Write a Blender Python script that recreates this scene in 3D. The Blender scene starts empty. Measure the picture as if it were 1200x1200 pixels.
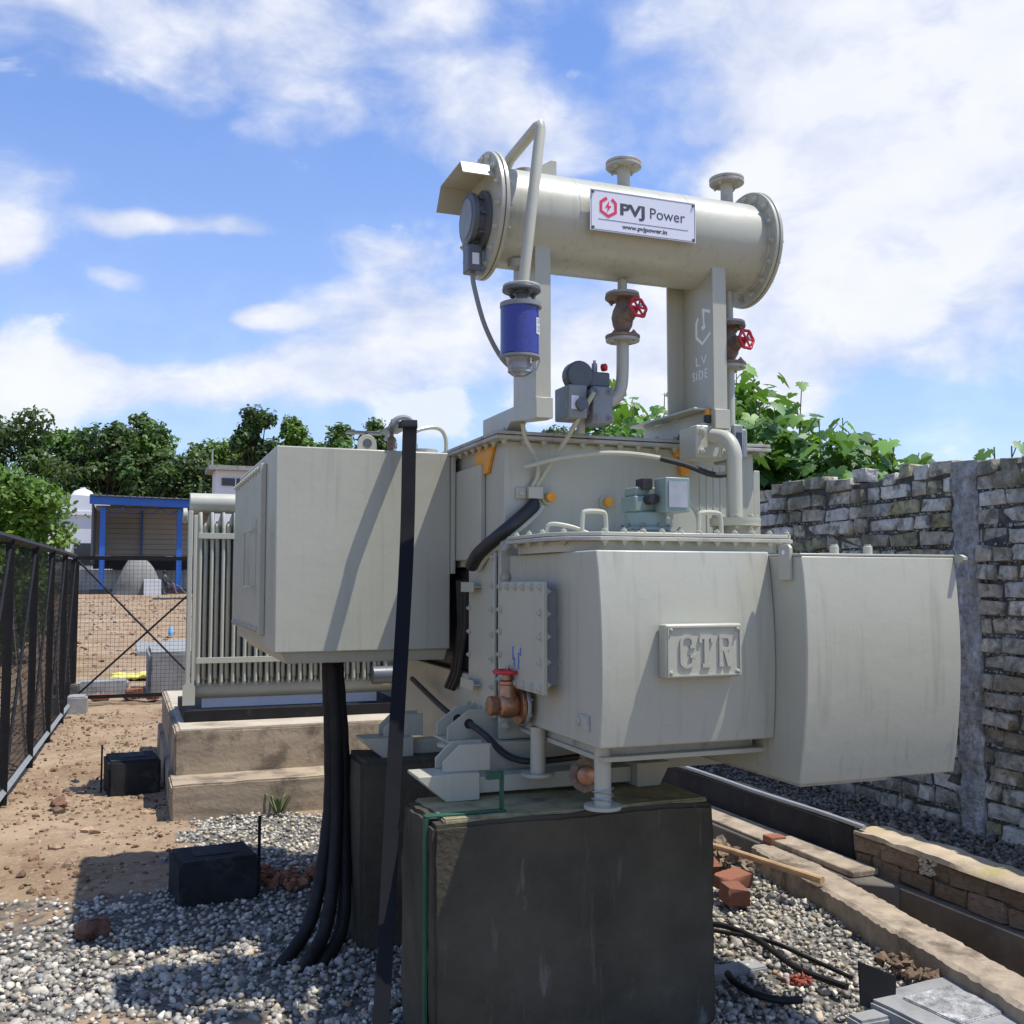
import bpy, bmesh, math, random
import numpy as np
from mathutils import Vector, Matrix, noise as mnoise
random.seed(7); RNG = np.random.default_rng(11)
scene = bpy.context.scene
COL = scene.collection
rad = math.radians

# ------------------------------------------------------------------ camera
YAW, PITCH, EYE = rad(20.56), math.atan(80 / 1200), 1.6
cam_d = bpy.data.cameras.new('camera'); cam = bpy.data.objects.new('camera', cam_d); COL.objects.link(cam)
cam.location = (0, 0, EYE); cam.rotation_euler = (math.pi / 2 + PITCH, 0, -YAW)
cam_d.sensor_width = 36; cam_d.sensor_fit = 'HORIZONTAL'; cam_d.lens = 36.0
cam_d.clip_start = .05; cam_d.clip_end = 3000
scene.camera = cam

# ------------------------------------------------------------------ sun, sky, exposure
SUN = Vector((.365, -.215, 1.0)).normalized()
sun_d = bpy.data.lights.new('sun', 'SUN'); sun_d.energy = 5.0; sun_d.angle = rad(.53); sun_d.color = (1, .965, .90)
sun = bpy.data.objects.new('sun', sun_d); COL.objects.link(sun); sun.location = (20, -10, 50)
sun.rotation_euler = SUN.to_track_quat('Z', 'Y').to_euler()
scene.render.engine = 'CYCLES'
scene.cycles.use_denoising = True
scene.cycles.max_bounces = 8
vs = scene.view_settings
vs.view_transform = 'Standard'; vs.look = 'None'; vs.exposure = 0.12; vs.gamma = 1.0; vs.use_curve_mapping = False

class NT:
    """tiny node-tree writer"""
    def __init__(s, tree): s.t = tree; s.n = tree.nodes; s.l = tree.links
    def add(s, typ, **kw):
        n = s.n.new(typ)
        ins = kw.pop('ins', {})
        for k, v in kw.items(): setattr(n, k, v)
        for k, v in ins.items():
            sk = n.inputs[k]
            if isinstance(v, bpy.types.NodeSocket): s.l.new(v, sk)
            else: sk.default_value = v
        return n
    def math(s, op, a, b=0.0, c=None, clamp=False):
        n = s.n.new('ShaderNodeMath'); n.operation = op; n.use_clamp = clamp
        for i, v in enumerate([a, b] if c is None else [a, b, c]):
            if isinstance(v, bpy.types.NodeSocket): s.l.new(v, n.inputs[i])
            else: n.inputs[i].default_value = v
        return n.outputs[0]
    def vmath(s, op, a, b=(0, 0, 0)):
        n = s.n.new('ShaderNodeVectorMath'); n.operation = op
        for i, v in enumerate([a, b]):
            if isinstance(v, bpy.types.NodeSocket): s.l.new(v, n.inputs[i])
            else: n.inputs[i].default_value = v
        return n.outputs['Value'] if op in ('DOT_PRODUCT', 'LENGTH') else n.outputs[0]
    def maprange(s, v, a, b, c=0.0, d=1.0, interp='LINEAR'):
        n = s.n.new('ShaderNodeMapRange'); n.interpolation_type = interp
        s.l.new(v, n.inputs['Value'])
        for k, x in zip(('From Min', 'From Max', 'To Min', 'To Max'), (a, b, c, d)): n.inputs[k].default_value = x
        return n.outputs[0]
    def mix(s, fac, a, b, blend='MIX'):
        n = s.n.new('ShaderNodeMix'); n.data_type = 'RGBA'; n.blend_type = blend
        for k, v in ((0, fac), (6, a), (7, b)):
            if isinstance(v, bpy.types.NodeSocket): s.l.new(v, n.inputs[k])
            else: n.inputs[k].default_value = v if k == 0 else (tuple(v) + (1,) if len(v) == 3 else v)
        return n.outputs[2]
    def noise(s, vec, scale, detail=4, rough=.55, dist=0.0):
        n = s.add('ShaderNodeTexNoise', ins={'Scale': scale, 'Detail': detail, 'Roughness': rough, 'Distortion': dist})
        if vec is not None: s.l.new(vec, n.inputs['Vector'])
        return n.outputs['Fac']

world = bpy.data.worlds.new('World'); scene.world = world; world.use_nodes = True
world.node_tree.nodes.clear(); W = NT(world.node_tree)
sky = W.add('ShaderNodeTexSky', sky_type='NISHITA', sun_disc=False)
sky.sun_elevation = math.asin(SUN.z); sky.sun_rotation = math.atan2(SUN.x, SUN.y)
sky.altitude = 100; sky.air_density = 1.1; sky.dust_density = .6; sky.ozone_density = 2.2
tc = W.add('ShaderNodeTexCoord'); dirv = W.vmath('NORMALIZE', tc.outputs['Generated'])
sep = W.add('ShaderNodeSeparateXYZ', ins={0: dirv})
# clouds lie on a sheet overhead, so they shrink and flatten toward the horizon
warp = W.add('ShaderNodeTexNoise', ins={'Vector': dirv, 'Scale': 6.0, 'Detail': 2.0, 'Roughness': .6})
wv = W.vmath('ADD', dirv, W.vmath('MULTIPLY', W.vmath('SUBTRACT', warp.outputs['Color'], (.5, .5, .5)), (.075, .075, .06)))
flat = W.vmath('MULTIPLY', wv, (1, 1, 1.7))                    # clouds are wider than they are tall
big = W.noise(W.vmath('ADD', flat, (4.2, 1.3, 0)), 4.2, 3, .5)
fine = W.noise(W.vmath('ADD', flat, (3.1, 1.7, .4)), 10.5, 5, .56)
def sky_dir(px, py):
    f = Vector((math.sin(YAW) * math.cos(PITCH), math.cos(YAW) * math.cos(PITCH), math.sin(PITCH)))
    r = Vector((math.cos(YAW), -math.sin(YAW), 0)); u = r.cross(f)
    return (f + r * ((px - 600) / 1200) + u * ((600 - py) / 1200)).normalized()
acc = W.math('ADD', W.math('MULTIPLY', W.math('SUBTRACT', big, .52), 1.2), W.math('MULTIPLY', W.math('SUBTRACT', fine, .5), 1.0))
# banks of cloud by compass direction: (image point they were read from, half width, height to width, weight)
for px, py, hw, asp, w in [(370, 45, 290, .52, .60), (600, 140, 150, .7, .50), (60, -20, 150, .3, .4), (930, 70, 330, .48, .75), (1180, 90, 300, .7, .70), (890, 215, 80, .7, 1.0),
                           (1060, 310, 380, .62, .85), (1040, 330, 130, .6, .5), (760, 430, 300, .55, .75), (20, 450, 150, .6, 1.1), (270, 450, 300, .18, .70), (460, 400, 220, .6, .62),
                           (160, 262, 85, .28, .75), (275, 265, 110, .24, .65), (430, 285, 120, .3, .45), (318, 372, 66, .38, .9), (130, 318, 50, .4, .45), (0, 275, 70, .6, .6),
                           (150, 150, 190, .4, -.25), (420, 210, 150, .3, -.20), (670, 90, 70, 1.0, -.40), (1080, 470, 130, .3, -.25)]:
    d = sky_dir(px, py); k = 1200 / hw
    dd = W.vmath('MULTIPLY', W.vmath('SUBTRACT', wv, tuple(d)), (k, k, k / asp))
    g = W.maprange(W.vmath('LENGTH', dd), 1.0, 0.0, 0, 1, 'SMOOTHSTEP')
    acc = W.math('MULTIPLY_ADD', g, w, acc)
cover = W.maprange(acc, -.06, .62, 0, 1, 'SMOOTHSTEP')
heap = W.math('MULTIPLY', W.math('SUBTRACT', fine, .5), 2.2)
for px, py, hw, asp in [(25, 460, 120, .75), (885, 220, 85, .8), (1045, 345, 135, .6), (490, 485, 70, .7), (740, 470, 110, .5), (1190, 60, 160, .6), (640, 470, 80, .5)]:
    d = sky_dir(px, py); k = 1200 / hw
    heap = W.math('MAXIMUM', heap, W.math('ADD', W.math('MULTIPLY', W.math('SUBTRACT', fine, .5), 1.6), W.math('SUBTRACT', 1.0, W.vmath('LENGTH', W.vmath('MULTIPLY', W.vmath('SUBTRACT', wv, tuple(d)), (k, k, k / asp))))))
heap = W.math('MULTIPLY', W.maprange(heap, .16, .55, 0, 1, 'SMOOTHSTEP'), .85)
cover = W.math('MAXIMUM', cover, heap)
haze = W.maprange(sep.outputs[2], .0, .46, .50, .02)           # thin humid veil, thicker low down all round the horizon
cover = W.math('MAXIMUM', cover, haze)
shade = W.math('SUBTRACT', 1.0, fine)
ccol = W.mix(W.maprange(W.math('ADD', shade, W.math('MULTIPLY', acc, -.30)), .14, .56), (8.7, 8.9, 9.5), (5.5, 6.2, 8.1))
skyc = W.mix(1.0, sky.outputs[0], (1.30, 1.50, 1.98), 'MULTIPLY')
ccol = W.mix(W.math('MULTIPLY', heap, .8), ccol, (9.3, 9.4, 9.7))
col = W.mix(W.math('MULTIPLY', cover, .92), skyc, ccol)
bg = W.add('ShaderNodeBackground', ins={'Color': col, 'Strength': .10})
wo = W.add('ShaderNodeOutputWorld'); W.l.new(bg.outputs[0], wo.inputs['Surface'])

# ------------------------------------------------------------------ materials
MATS = {}
def mat(name, color, rough=.5, metal=0.0, var=.12, scale=6.0, bump=0.0, bscale=60, streak=0.0, dirt=None, dirt_lo=.55, dirt_hi=.75, dscale=3.0,
        dmap=None, stain=None, world_co=False, speck=0.0, objvar=0.0, spec=.5, trans=0.0, coat=0.0, attr=None, stretch=None):
    """painted / stone / earth surface with procedural variation in object space"""
    m = bpy.data.materials.new(name); m.use_nodes = True; MATS[name] = m
    T = NT(m.node_tree); b = T.n['Principled BSDF']
    co = T.add('ShaderNodeNewGeometry').outputs['Position'] if world_co else T.add('ShaderNodeTexCoord').outputs['Object']
    c = tuple(color)
    n1 = T.noise(co, scale, 5, .6)
    lo = tuple(x * (1 - var) for x in c); hi = tuple(min(1, x * (1 + var)) for x in c)
    out = T.mix(T.maprange(n1, .3, .7), lo, hi)
    if attr:
        a = T.add('ShaderNodeAttribute', attribute_name=attr)
        out = T.mix(1.0, out, a.outputs['Color'], 'MULTIPLY')
    if objvar:
        oi = T.add('ShaderNodeObjectInfo')
        k = T.maprange(oi.outputs['Random'], 0, 1, 1 - objvar, 1 + objvar)
        cc = T.add('ShaderNodeCombineColor', ins={0: k, 1: k, 2: k})
        out = T.mix(1.0, out, cc.outputs[0], 'MULTIPLY')
    if streak:
        mp = T.add('ShaderNodeMapping', ins={'Vector': co, 'Scale': (34, 34, 1.1)})
        s = T.noise(mp.outputs[0], 1.0, 3, .5)
        out = T.mix(T.math('MULTIPLY', T.maprange(s, .55, .78), streak), out, tuple(x * .55 for x in c))
    if dirt:
        d = T.noise(T.vmath('ADD', T.vmath('MULTIPLY', co, dmap or (1, 1, 1)), (5.2, 1.1, 8.4)), dscale, 7, .65, .2)
        out = T.mix(T.maprange(d, dirt_lo, dirt_hi), out, dirt)
    if stain:
        d = T.noise(T.vmath('MULTIPLY', co, (1, 1, .6)), 2.1, 6, .68, .3)
        out = T.mix(T.maprange(d, .50, .64, 0, .85), out, stain)
    if speck:
        d = T.noise(co, 38, 5, .75)
        out = T.mix(T.math('MULTIPLY', T.maprange(d, .66, .74), speck), out, (.13, .09, .06))
        d = T.noise(T.vmath('MULTIPLY', T.vmath('ADD', co, (2.2, .7, 1.9)), (9, 9, 1.0)), 1.6, 5, .7)
        out = T.mix(T.math('MULTIPLY', T.maprange(d, .60, .75), speck * .6), out, (.33, .29, .22))
    T.l.new(out, b.inputs['Base Color'])
    rv = T.maprange(T.noise(co, scale * 2.3, 3), .3, .7, max(.03, rough - .08), min(1, rough + .08))
    T.l.new(rv, b.inputs['Roughness'])
    b.inputs['Metallic'].default_value = metal; b.inputs['Specular IOR Level'].default_value = spec
    b.inputs['Coat Weight'].default_value = coat
    b.inputs['Transmission Weight'].default_value = trans
    if bump:
        hgt = T.noise(co, bscale, 6, .6)
        bp = T.add('ShaderNodeBump', ins={'Strength': 1.0, 'Distance': bump, 'Height': hgt})
        T.l.new(bp.outputs[0], b.inputs['Normal'])
    return m
PAINT = (.438, .430, .338)
mat('paint', PAINT, .36, speck=.45, var=.035, scale=2.2, streak=.20, bump=.0024, bscale=5.5, dirt=(.29, .27, .22), dirt_lo=.66, dirt_hi=.86, dscale=2.6)
mat('paint_plain', PAINT, .38, speck=.5, var=.05, scale=5, bump=.0003, bscale=40, dirt=(.30, .27, .22), dirt_lo=.64, dirt_hi=.84, dscale=9)
mat('paint_streaked', PAINT, .34, speck=.38, var=.03, scale=1.6, streak=.42, bump=.0028, bscale=5, dirt=(.36, .34, .29), dirt_lo=.68, dirt_hi=.9, dscale=2.0)
mat('weathered', (.40, .39, .34), .55, var=.12, scale=14, dirt=(.22, .17, .12), dirt_lo=.52, dirt_hi=.75, dscale=16, bump=.0008, bscale=120)
mat('dark_grey', (.10, .11, .115), .42, var=.12, scale=12)
mat('mid_grey', (.22, .235, .235), .45, var=.1, scale=12, bump=.0004)
mat('green_grey', (.20, .27, .245), .42, var=.08, scale=10)
mat('black_rubber', (.018, .018, .019), .5, var=.25, scale=9)
mat('dusty_black', (.014, .013, .012), .6, spec=.25, var=.25, scale=9, dirt=(.06, .05, .04), dirt_lo=.56, dirt_hi=.8, dscale=5)
mat('black_gloss', (.011, .011, .012), .5, var=.15, scale=4, bump=.0008, bscale=6, spec=.10)
mat('black_steel', (.014, .0135, .014), .65, spec=.2, var=.25, scale=8, dirt=(.10, .07, .05), dirt_lo=.6, dirt_hi=.85, dscale=7)
mat('galvanised', (.42, .43, .44), .45, metal=.6, var=.15, scale=10, dirt=(.15, .12, .10), dirt_lo=.55, dirt_hi=.8)
mat('bronze', (.42, .22, .13), .38, metal=.75, var=.2, scale=18, dirt=(.16, .09, .06), dirt_lo=.5, dirt_hi=.75, dscale=20, bump=.0006, bscale=150)
mat('rusty_bronze', (.24, .175, .13), .65, metal=.15, var=.25, scale=18, dirt=(.14, .08, .05), dirt_lo=.48, dirt_hi=.72, dscale=18, bump=.001, bscale=120)
mat('red_paint', (.55, .02, .035), .35, var=.1, scale=20, dirt=(.2, .02, .02), dirt_lo=.62, dirt_hi=.85, dscale=25)
mat('orange_paint', (.72, .31, .025), .4, var=.1, scale=15, dirt=(.35, .16, .04), dirt_lo=.6, dirt_hi=.85, dscale=14)
mat('green_paint', (.012, .085, .045), .5, var=.15, scale=15)
mat('white_plate', (.74, .75, .79), .3, var=.02, scale=4)
mat('print_dark', (.055, .06, .07), .5, var=.05)
mat('print_red', (.70, .035, .09), .45, var=.05)
mat('print_white', (.85, .86, .86), .5, var=.05)
mat('blue_gel', (.012, .018, .23), .55, var=.45, scale=160, bump=.002, bscale=220, coat=.8)
mat('label_paper', (.75, .76, .78), .6, var=.06)
mat('blue_mark', (.10, .17, .45), .6, var=.2, scale=30)
mat('wet_concrete', (.080, .070, .050), .9, var=.28, scale=3.5, dirt=(.24, .225, .185), dirt_lo=.63, dirt_hi=.76, dscale=7.0, speck=.5, bump=.008, bscale=34, spec=.15, dmap=(1, 1, .22))
mat('olive_concrete', (.30, .27, .14), .85, var=.3, scale=9, dirt=(.12, .11, .08), dirt_lo=.5, dirt_hi=.7, dscale=8, bump=.004, bscale=40)
mat('tan_concrete', (.345, .272, .185), .85, var=.18, scale=3, dirt=(.16, .125, .085), dirt_lo=.50, dirt_hi=.62, dscale=3.4, bump=.004, bscale=35)
mat('pale_concrete', (.46, .40, .31), .85, var=.15, scale=4, dirt=(.24, .19, .13), dirt_lo=.52, dirt_hi=.75, dscale=3, bump=.003, bscale=40)
mat('kerb_concrete', (.33, .265, .19), .9, var=.3, scale=8, dirt=(.13, .10, .07), dirt_lo=.50, dirt_hi=.66, dscale=5, bump=.006, bscale=30)
mat('drain_concrete', (.115, .10, .08), .85, var=.3, scale=4, dirt=(.06, .05, .04), dirt_lo=.5, dirt_hi=.7, dscale=3, bump=.004, bscale=30)
mat('grey_concrete', (.27, .27, .26), .85, var=.15, scale=6, dirt=(.13, .13, .12), dirt_lo=.52, dirt_hi=.75, dscale=5, bump=.003, bscale=40)
mat('column_concrete', (.37, .365, .35), .95, var=.45, scale=22, dirt=(.66, .65, .64), dirt_lo=.56, dirt_hi=.66, dscale=9, bump=.03, bscale=42, dmap=(1, 1, .35))
mat('black_paint_block', (.028, .029, .030), .85, spec=.15, var=.25, scale=6, dirt=(.12, .11, .10), dirt_lo=.58, dirt_hi=.82, dscale=6, bump=.003, bscale=45)
mat('bitumen', (.030, .031, .035), .8, spec=.2, var=.25, scale=5, dirt=(.09, .08, .075), dirt_lo=.55, dirt_hi=.8, dscale=5, bump=.003, bscale=30)
mat('mortar', (.12, .115, .10), .95, var=.35, scale=14, dirt=(.05, .05, .04), dirt_lo=.45, dirt_hi=.65, dscale=9, bump=.015, bscale=45)
mat('wall_brick', (.46, .425, .35), .95, var=.35, scale=26, dirt=(.20, .185, .15), dirt_lo=.50, dirt_hi=.62, dscale=13, bump=.010, bscale=70, objvar=.30, stain=(.12, .115, .075), world_co=True)
mat('wall_brick_white', (.58, .555, .49), .95, var=.25, scale=26, dirt=(.26, .25, .22), dirt_lo=.52, dirt_hi=.62, dscale=13, bump=.010, bscale=70, objvar=.2, stain=(.16, .15, .11), world_co=True)
mat('wall_brick_moss', (.36, .335, .20), .95, var=.35, scale=26, dirt=(.14, .135, .09), dirt_lo=.48, dirt_hi=.60, dscale=13, bump=.010, bscale=70, objvar=.3, stain=(.08, .085, .045), world_co=True)
mat('brown_lump', (.17, .085, .05), .95, var=.3, scale=20, bump=.01, bscale=40)
mat('red_brick', (.27, .105, .06), .9, var=.25, scale=20, dirt=(.30, .20, .15), dirt_lo=.56, dirt_hi=.8, dscale=10, bump=.004, bscale=70, objvar=.15)
mat('old_brick', (.24, .17, .115), .92, var=.3, scale=3, dirt=(.11, .085, .06), dirt_lo=.5, dirt_hi=.7, dscale=8, bump=.005, bscale=60, objvar=.25)
mat('dark_soil', (.075, .07, .07), .95, var=.4, scale=20, bump=.02, bscale=35)
mat('clod', (.31, .22, .145), .95, var=.3, scale=24, bump=.004, bscale=80, attr='tint')
mat('pebble', (.78, .77, .75), .62, var=.18, scale=70, attr='tint')
mat('wood', (.45, .29, .15), .7, var=.25, scale=12, bump=.001, bscale=60)
mat('pvc', (.33, .34, .36), .4, var=.1)
mat('bark', (.085, .062, .045), .9, var=.3, scale=6, bump=.01, bscale=20)
mat('blue_steel', (.02, .12, .46), .45, var=.1, scale=.6)
mat('cladding', (.40, .375, .33), .7, var=.12, scale=.5)
mat('white_wall', (.62, .63, .64), .8, var=.08, scale=.4)
mat('blockwork', (.46, .43, .37), .9, var=.2, scale=.9, dirt=(.2, .18, .15), dirt_lo=.5, dirt_hi=.7, dscale=.6)
mat('dark_cloth', (.03, .03, .04), .9, var=.3, scale=4)
mat('faded_cloth', (.12, .10, .13), .9, var=.3, scale=5)
mat('skin', (.13, .07, .045), .6, var=.1)
mat('tarpaulin', (.20, .20, .18), .8, var=.2, scale=1.5, bump=.02, bscale=4)
mat('yellow_cloth', (.55, .50, .12), .8, var=.2, scale=8)
mat('window_dark', (.02, .024, .03), .12, var=.1)
mat('roof_sheet', (.16, .16, .17), .7, var=.1)
mat('plastic_blue', (.25, .42, .65), .3, var=.1)

def leaf_mat(name, c, tl):
    m = bpy.data.materials.new(name); m.use_nodes = True; MATS[name] = m
    T = NT(m.node_tree); T.n.clear()
    a = T.add('ShaderNodeAttribute', attribute_name='tint').outputs['Color'] if tl != 'big' else None
    base = tuple(c) + (1,)
    oi = T.add('ShaderNodeObjectInfo').outputs['Random']
    k = T.maprange(oi, 0, 1, .72, 1.3) if tl == 'big' else T.maprange(oi, 0, 1, .88, 1.12)
    cc = T.add('ShaderNodeCombineColor', ins={0: k, 1: k, 2: k}).outputs[0]
    colr = T.mix(1.0, base, cc, 'MULTIPLY')
    if a is not None: colr = T.mix(1.0, colr, a, 'MULTIPLY')
    if tl == 'big':
        co = T.add('ShaderNodeTexCoord').outputs['Object']
        colr = T.mix(T.maprange(T.noise(co, 18, 4), .45, .7, 0, .5), colr, tuple(x * .7 for x in c))
    d = T.add('ShaderNodeBsdfPrincipled', ins={'Base Color': colr, 'Roughness': .48, 'Specular IOR Level': .35})
    t = T.add('ShaderNodeBsdfTranslucent', ins={'Color': T.mix(1.0, colr, (1.5, 1.5, .6), 'MULTIPLY')})
    mx = T.add('ShaderNodeMixShader', ins={0: .30, 1: d.outputs[0], 2: t.outputs[0]})
    o = T.add('ShaderNodeOutputMaterial'); T.l.new(mx.outputs[0], o.inputs[0])
leaf_mat('leaf_dark', (.070, .120, .036), 'small')
leaf_mat('leaf_mid', (.098, .168, .042), 'small')
leaf_mat('leaf_bright', (.12, .215, .036), 'small')
leaf_mat('leaf_big', (.15, .29, .055), 'big')
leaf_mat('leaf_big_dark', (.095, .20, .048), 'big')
# glass of the breather cup
g = bpy.data.materials.new('cup_glass'); g.use_nodes = True; MATS['cup_glass'] = g
T = NT(g.node_tree); b = T.n['Principled BSDF']; b.inputs['Base Color'].default_value = (.9, .93, .95, 1); b.inputs['Roughness'].default_value = .06
b.inputs['Transmission Weight'].default_value = .92; b.inputs['IOR'].default_value = 1.35

# ------------------------------------------------------------------ mesh writer
def frame(ax):
    w = Vector(ax).normalized()
    u = w.cross(Vector((0, 0, 1)) if abs(w.z) < .9 else Vector((1, 0, 0))).normalized()
    return u, w.cross(u), w
class MB:
    def __init__(s): s.v = []; s.f = []
    def add(s, vs, fs):
        o = len(s.v); s.v += [tuple(p) for p in vs]; s.f += [tuple(i + o for i in q) for q in fs]; return s
    def box(s, x0, x1, y0, y1, z0, z1):
        return s.hexa([(x0, y0, z0), (x1, y0, z0), (x1, y1, z0), (x0, y1, z0), (x0, y0, z1), (x1, y0, z1), (x1, y1, z1), (x0, y1, z1)])
    def hexa(s, p):
        return s.add(p, [(3, 2, 1, 0), (4, 5, 6, 7), (0, 1, 5, 4), (1, 2, 6, 5), (2, 3, 7, 6), (3, 0, 4, 7)])
    def tube(s, path, r, n=10, caps=True, flat=None):
        """round tube along a path; r a number or one per point"""
        P = [Vector(p) for p in path]; R = r if isinstance(r, (list, tuple)) else [r] * len(P)
        t0 = (P[1] - P[0]).normalized(); u, v, _ = frame(t0); vs = []
        for i, p in enumerate(P):
            t = ((P[min(i + 1, len(P) - 1)] - P[max(i - 1, 0)])).normalized()
            u = (u - t * u.dot(t)).normalized(); v = t.cross(u)
            for k in range(n):
                a = 2 * math.pi * k / n
                vs.append(p + (u * math.cos(a) + v * math.sin(a)) * R[i])
        fs = [(i * n + k, i * n + (k + 1) % n, (i + 1) * n + (k + 1) % n, (i + 1) * n + k) for i in range(len(P) - 1) for k in range(n)]
        if caps: fs += [tuple(reversed(range(n))), tuple(range((len(P) - 1) * n, len(P) * n))]
        return s.add(vs, fs)
    def cyl(s, a, b, r, r2=None, n=18): return s.tube([a, b], [r, r if r2 is None else r2], n)
    def lathe(s, prof, org, ax, n=20):
        """prof = [(radius, height along axis)]"""
        u, v, w = frame(ax); o = Vector(org); vs = []
        for r, h in prof:
            for k in range(n):
                a = 2 * math.pi * k / n; vs.append(o + w * h + (u * math.cos(a) + v * math.sin(a)) * max(r, 1e-4))
        m = len(prof)
        fs = [(i * n + k, i * n + (k + 1) % n, (i + 1) * n + (k + 1) % n, (i + 1) * n + k) for i in range(m - 1) for k in range(n)]
        fs += [tuple(reversed(range(n))), tuple(range((m - 1) * n, m * n))]
        return s.add(vs, fs)
    def prism(s, poly, d0, d1, axis):
        """poly in the two other axes (in x,y,z order), extruded along axis"""
        def pt(p, d): return (d, p[0], p[1]) if axis == 'x' else ((p[0], d, p[1]) if axis == 'y' else (p[0], p[1], d))
        n = len(poly)
        vs = [pt(p, d0) for p in poly] + [pt(p, d1) for p in poly]
        return s.add(vs, [tuple(range(n)), tuple(reversed(range(n, 2 * n)))] + [(k, n + k, n + (k + 1) % n, (k + 1) % n) for k in range(n)])
    def torus(s, c, ax, R, r, n=24, m=8, lobes=0, amp=0.0):
        u, v, w = frame(ax); c = Vector(c); vs = []
        for i in range(n):
            a = 2 * math.pi * i / n; d = u * math.cos(a) + v * math.sin(a); RR = R * (1 + amp * math.cos(lobes * a))
            for k in range(m):
                b = 2 * math.pi * k / m; vs.append(c + d * (RR + r * math.cos(b)) + w * r * math.sin(b))
        return s.add(vs, [(i * m + k, ((i + 1) % n) * m + k, ((i + 1) % n) * m + (k + 1) % m, i * m + (k + 1) % m) for i in range(n) for k in range(m)])
    def mesh(s, name, material, smooth=32):
        me = bpy.data.meshes.new(name); me.from_pydata(s.v, [], s.f)
        bm = bmesh.new(); bm.from_mesh(me); bmesh.ops.recalc_face_normals(bm, faces=bm.faces); bm.to_mesh(me); bm.free()
        if smooth:
            me.polygons.foreach_set('use_smooth', [True] * len(me.polygons)); me.set_sharp_from_angle(angle=rad(smooth))
        me.materials.append(MATS[material]); return me
    def build(s, name, material, parent=None, bevel=0.0, smooth=32, seg=2):
        o = bpy.data.objects.new(name, s.mesh(name, material, smooth)); COL.objects.link(o)
        if parent is not None: child(o, parent)
        if bevel:
            b = o.modifiers.new('bevel', 'BEVEL'); b.width = bevel; b.segments = seg; b.limit_method = 'ANGLE'; b.angle_limit = rad(40)
            b.harden_normals = False
        return o
def child(o, p):
    o.parent = p; o.matrix_parent_inverse = Matrix.Translation(-Vector(p.location)) if p.type == 'EMPTY' else Matrix.Identity(4)
    return o
def thing(name, label, cat, loc=(0, 0, 0), group=None):
    o = bpy.data.objects.new(name, None); o.empty_display_size = .1; o.location = loc; COL.objects.link(o); return tag(o, label, cat, group)
def tag(o, label, cat, group=None):
    o['label'] = label; o['category'] = cat
    if group: o['group'] = group
    return o
def struct(o): o['kind'] = 'structure'; return o
def stuff(o): o['kind'] = 'stuff'; return o
def inst(name, me, parent, loc, rot=None, scale=None):
    o = bpy.data.objects.new(name, me); COL.objects.link(o)
    M = Matrix.Translation(Vector(loc))
    if rot is not None: M = M @ rot.to_matrix().to_4x4()
    if scale is not None: M = M @ Matrix.Diagonal(Vector(scale).to_4d() if len(scale) == 3 else scale)
    o.matrix_basis = M
    if parent is not None: child(o, parent)
    return o
def bez(a, b, c, d, n=12):
    a, b, c, d = map(Vector, (a, b, c, d)); out = []
    for i in range(n + 1):
        t = i / n; out.append(a * (1 - t) ** 3 + b * 3 * t * (1 - t) ** 2 + c * 3 * t * t * (1 - t) + d * t ** 3)
    return out
def spline(pts, k=6):
    P = [Vector(p) for p in pts]; P = [P[0] * 2 - P[1]] + P + [P[-1] * 2 - P[-2]]; out = []
    for i in range(1, len(P) - 2):
        for j in range(k):
            t = j / k
            out.append(.5 * ((2 * P[i]) + (P[i + 1] - P[i - 1]) * t + (2 * P[i - 1] - 5 * P[i] + 4 * P[i + 1] - P[i + 2]) * t * t + (3 * P[i] - P[i - 1] - 3 * P[i + 1] + P[i + 2]) * t ** 3))
    out.append(P[-2]); return out

bolt_me = {}
def bolt(parent, pos, nrm, r=.011, m='paint_plain', h=None):
    key = (round(r, 4), m)
    if key not in bolt_me:
        b = MB(); b.lathe([(r * 1.55, 0), (r * 1.55, r * .25), (r * 1.0, r * .3)], (0, 0, 0), (0, 0, 1), 10)
        b.lathe([(r * 1.02, r * .2), (r * 1.02, r * .95), (r * .8, r * 1.1)], (0, 0, 0), (0, 0, 1), 6)
        b.cyl((0, 0, r), (0, 0, r * 1.7), r * .45, n=6)
        bolt_me[key] = b.mesh('bolt', m, 40)
    q = Vector(nrm).to_track_quat('Z', 'Y') @ Vector((0, 0, 1)).rotation_difference(Vector((0, 0, 1)))
    return inst('bolt', bolt_me[key], parent, pos, q)
def text_mesh(body, size, bold=0.0, extrude=.0006, spacing=1.0):
    cu = bpy.data.curves.new('t', 'FONT'); cu.body = body; cu.size = size; cu.extrude = extrude; cu.offset = bold; cu.space_character = spacing
    cu.align_x = 'LEFT'; cu.align_y = 'BOTTOM_BASELINE'; cu.resolution_u = 4
    o = bpy.data.objects.new('t', cu); COL.objects.link(o); bpy.context.view_layer.update()
    me = bpy.data.meshes.new_from_object(o.evaluated_get(bpy.context.evaluated_depsgraph_get()))
    bpy.data.objects.remove(o); bpy.data.curves.remove(cu); return me
def text(name, body, size, origin, parent, m, bold=0.0, extrude=.0006, width=None, facing='-y', spacing=1.0):
    me = text_mesh(body, size, bold, extrude, spacing)
    xs = [v.co.x for v in me.vertices]; w = max(xs) - min(xs); x0 = min(xs); k = (width / w) if width else 1
    for v in me.vertices:
        x, y, z = (v.co.x - x0) * k, v.co.y, v.co.z
        if facing == '-y': v.co = (origin[0] + x, origin[1] - z, origin[2] + y)
        else: v.co = (origin[0] - z, origin[1] - x, origin[2] + y)          # facing -x
    me.materials.clear(); me.materials.append(MATS[m]); o = bpy.data.objects.new(name, me); COL.objects.link(o); return child(o, parent)

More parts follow.
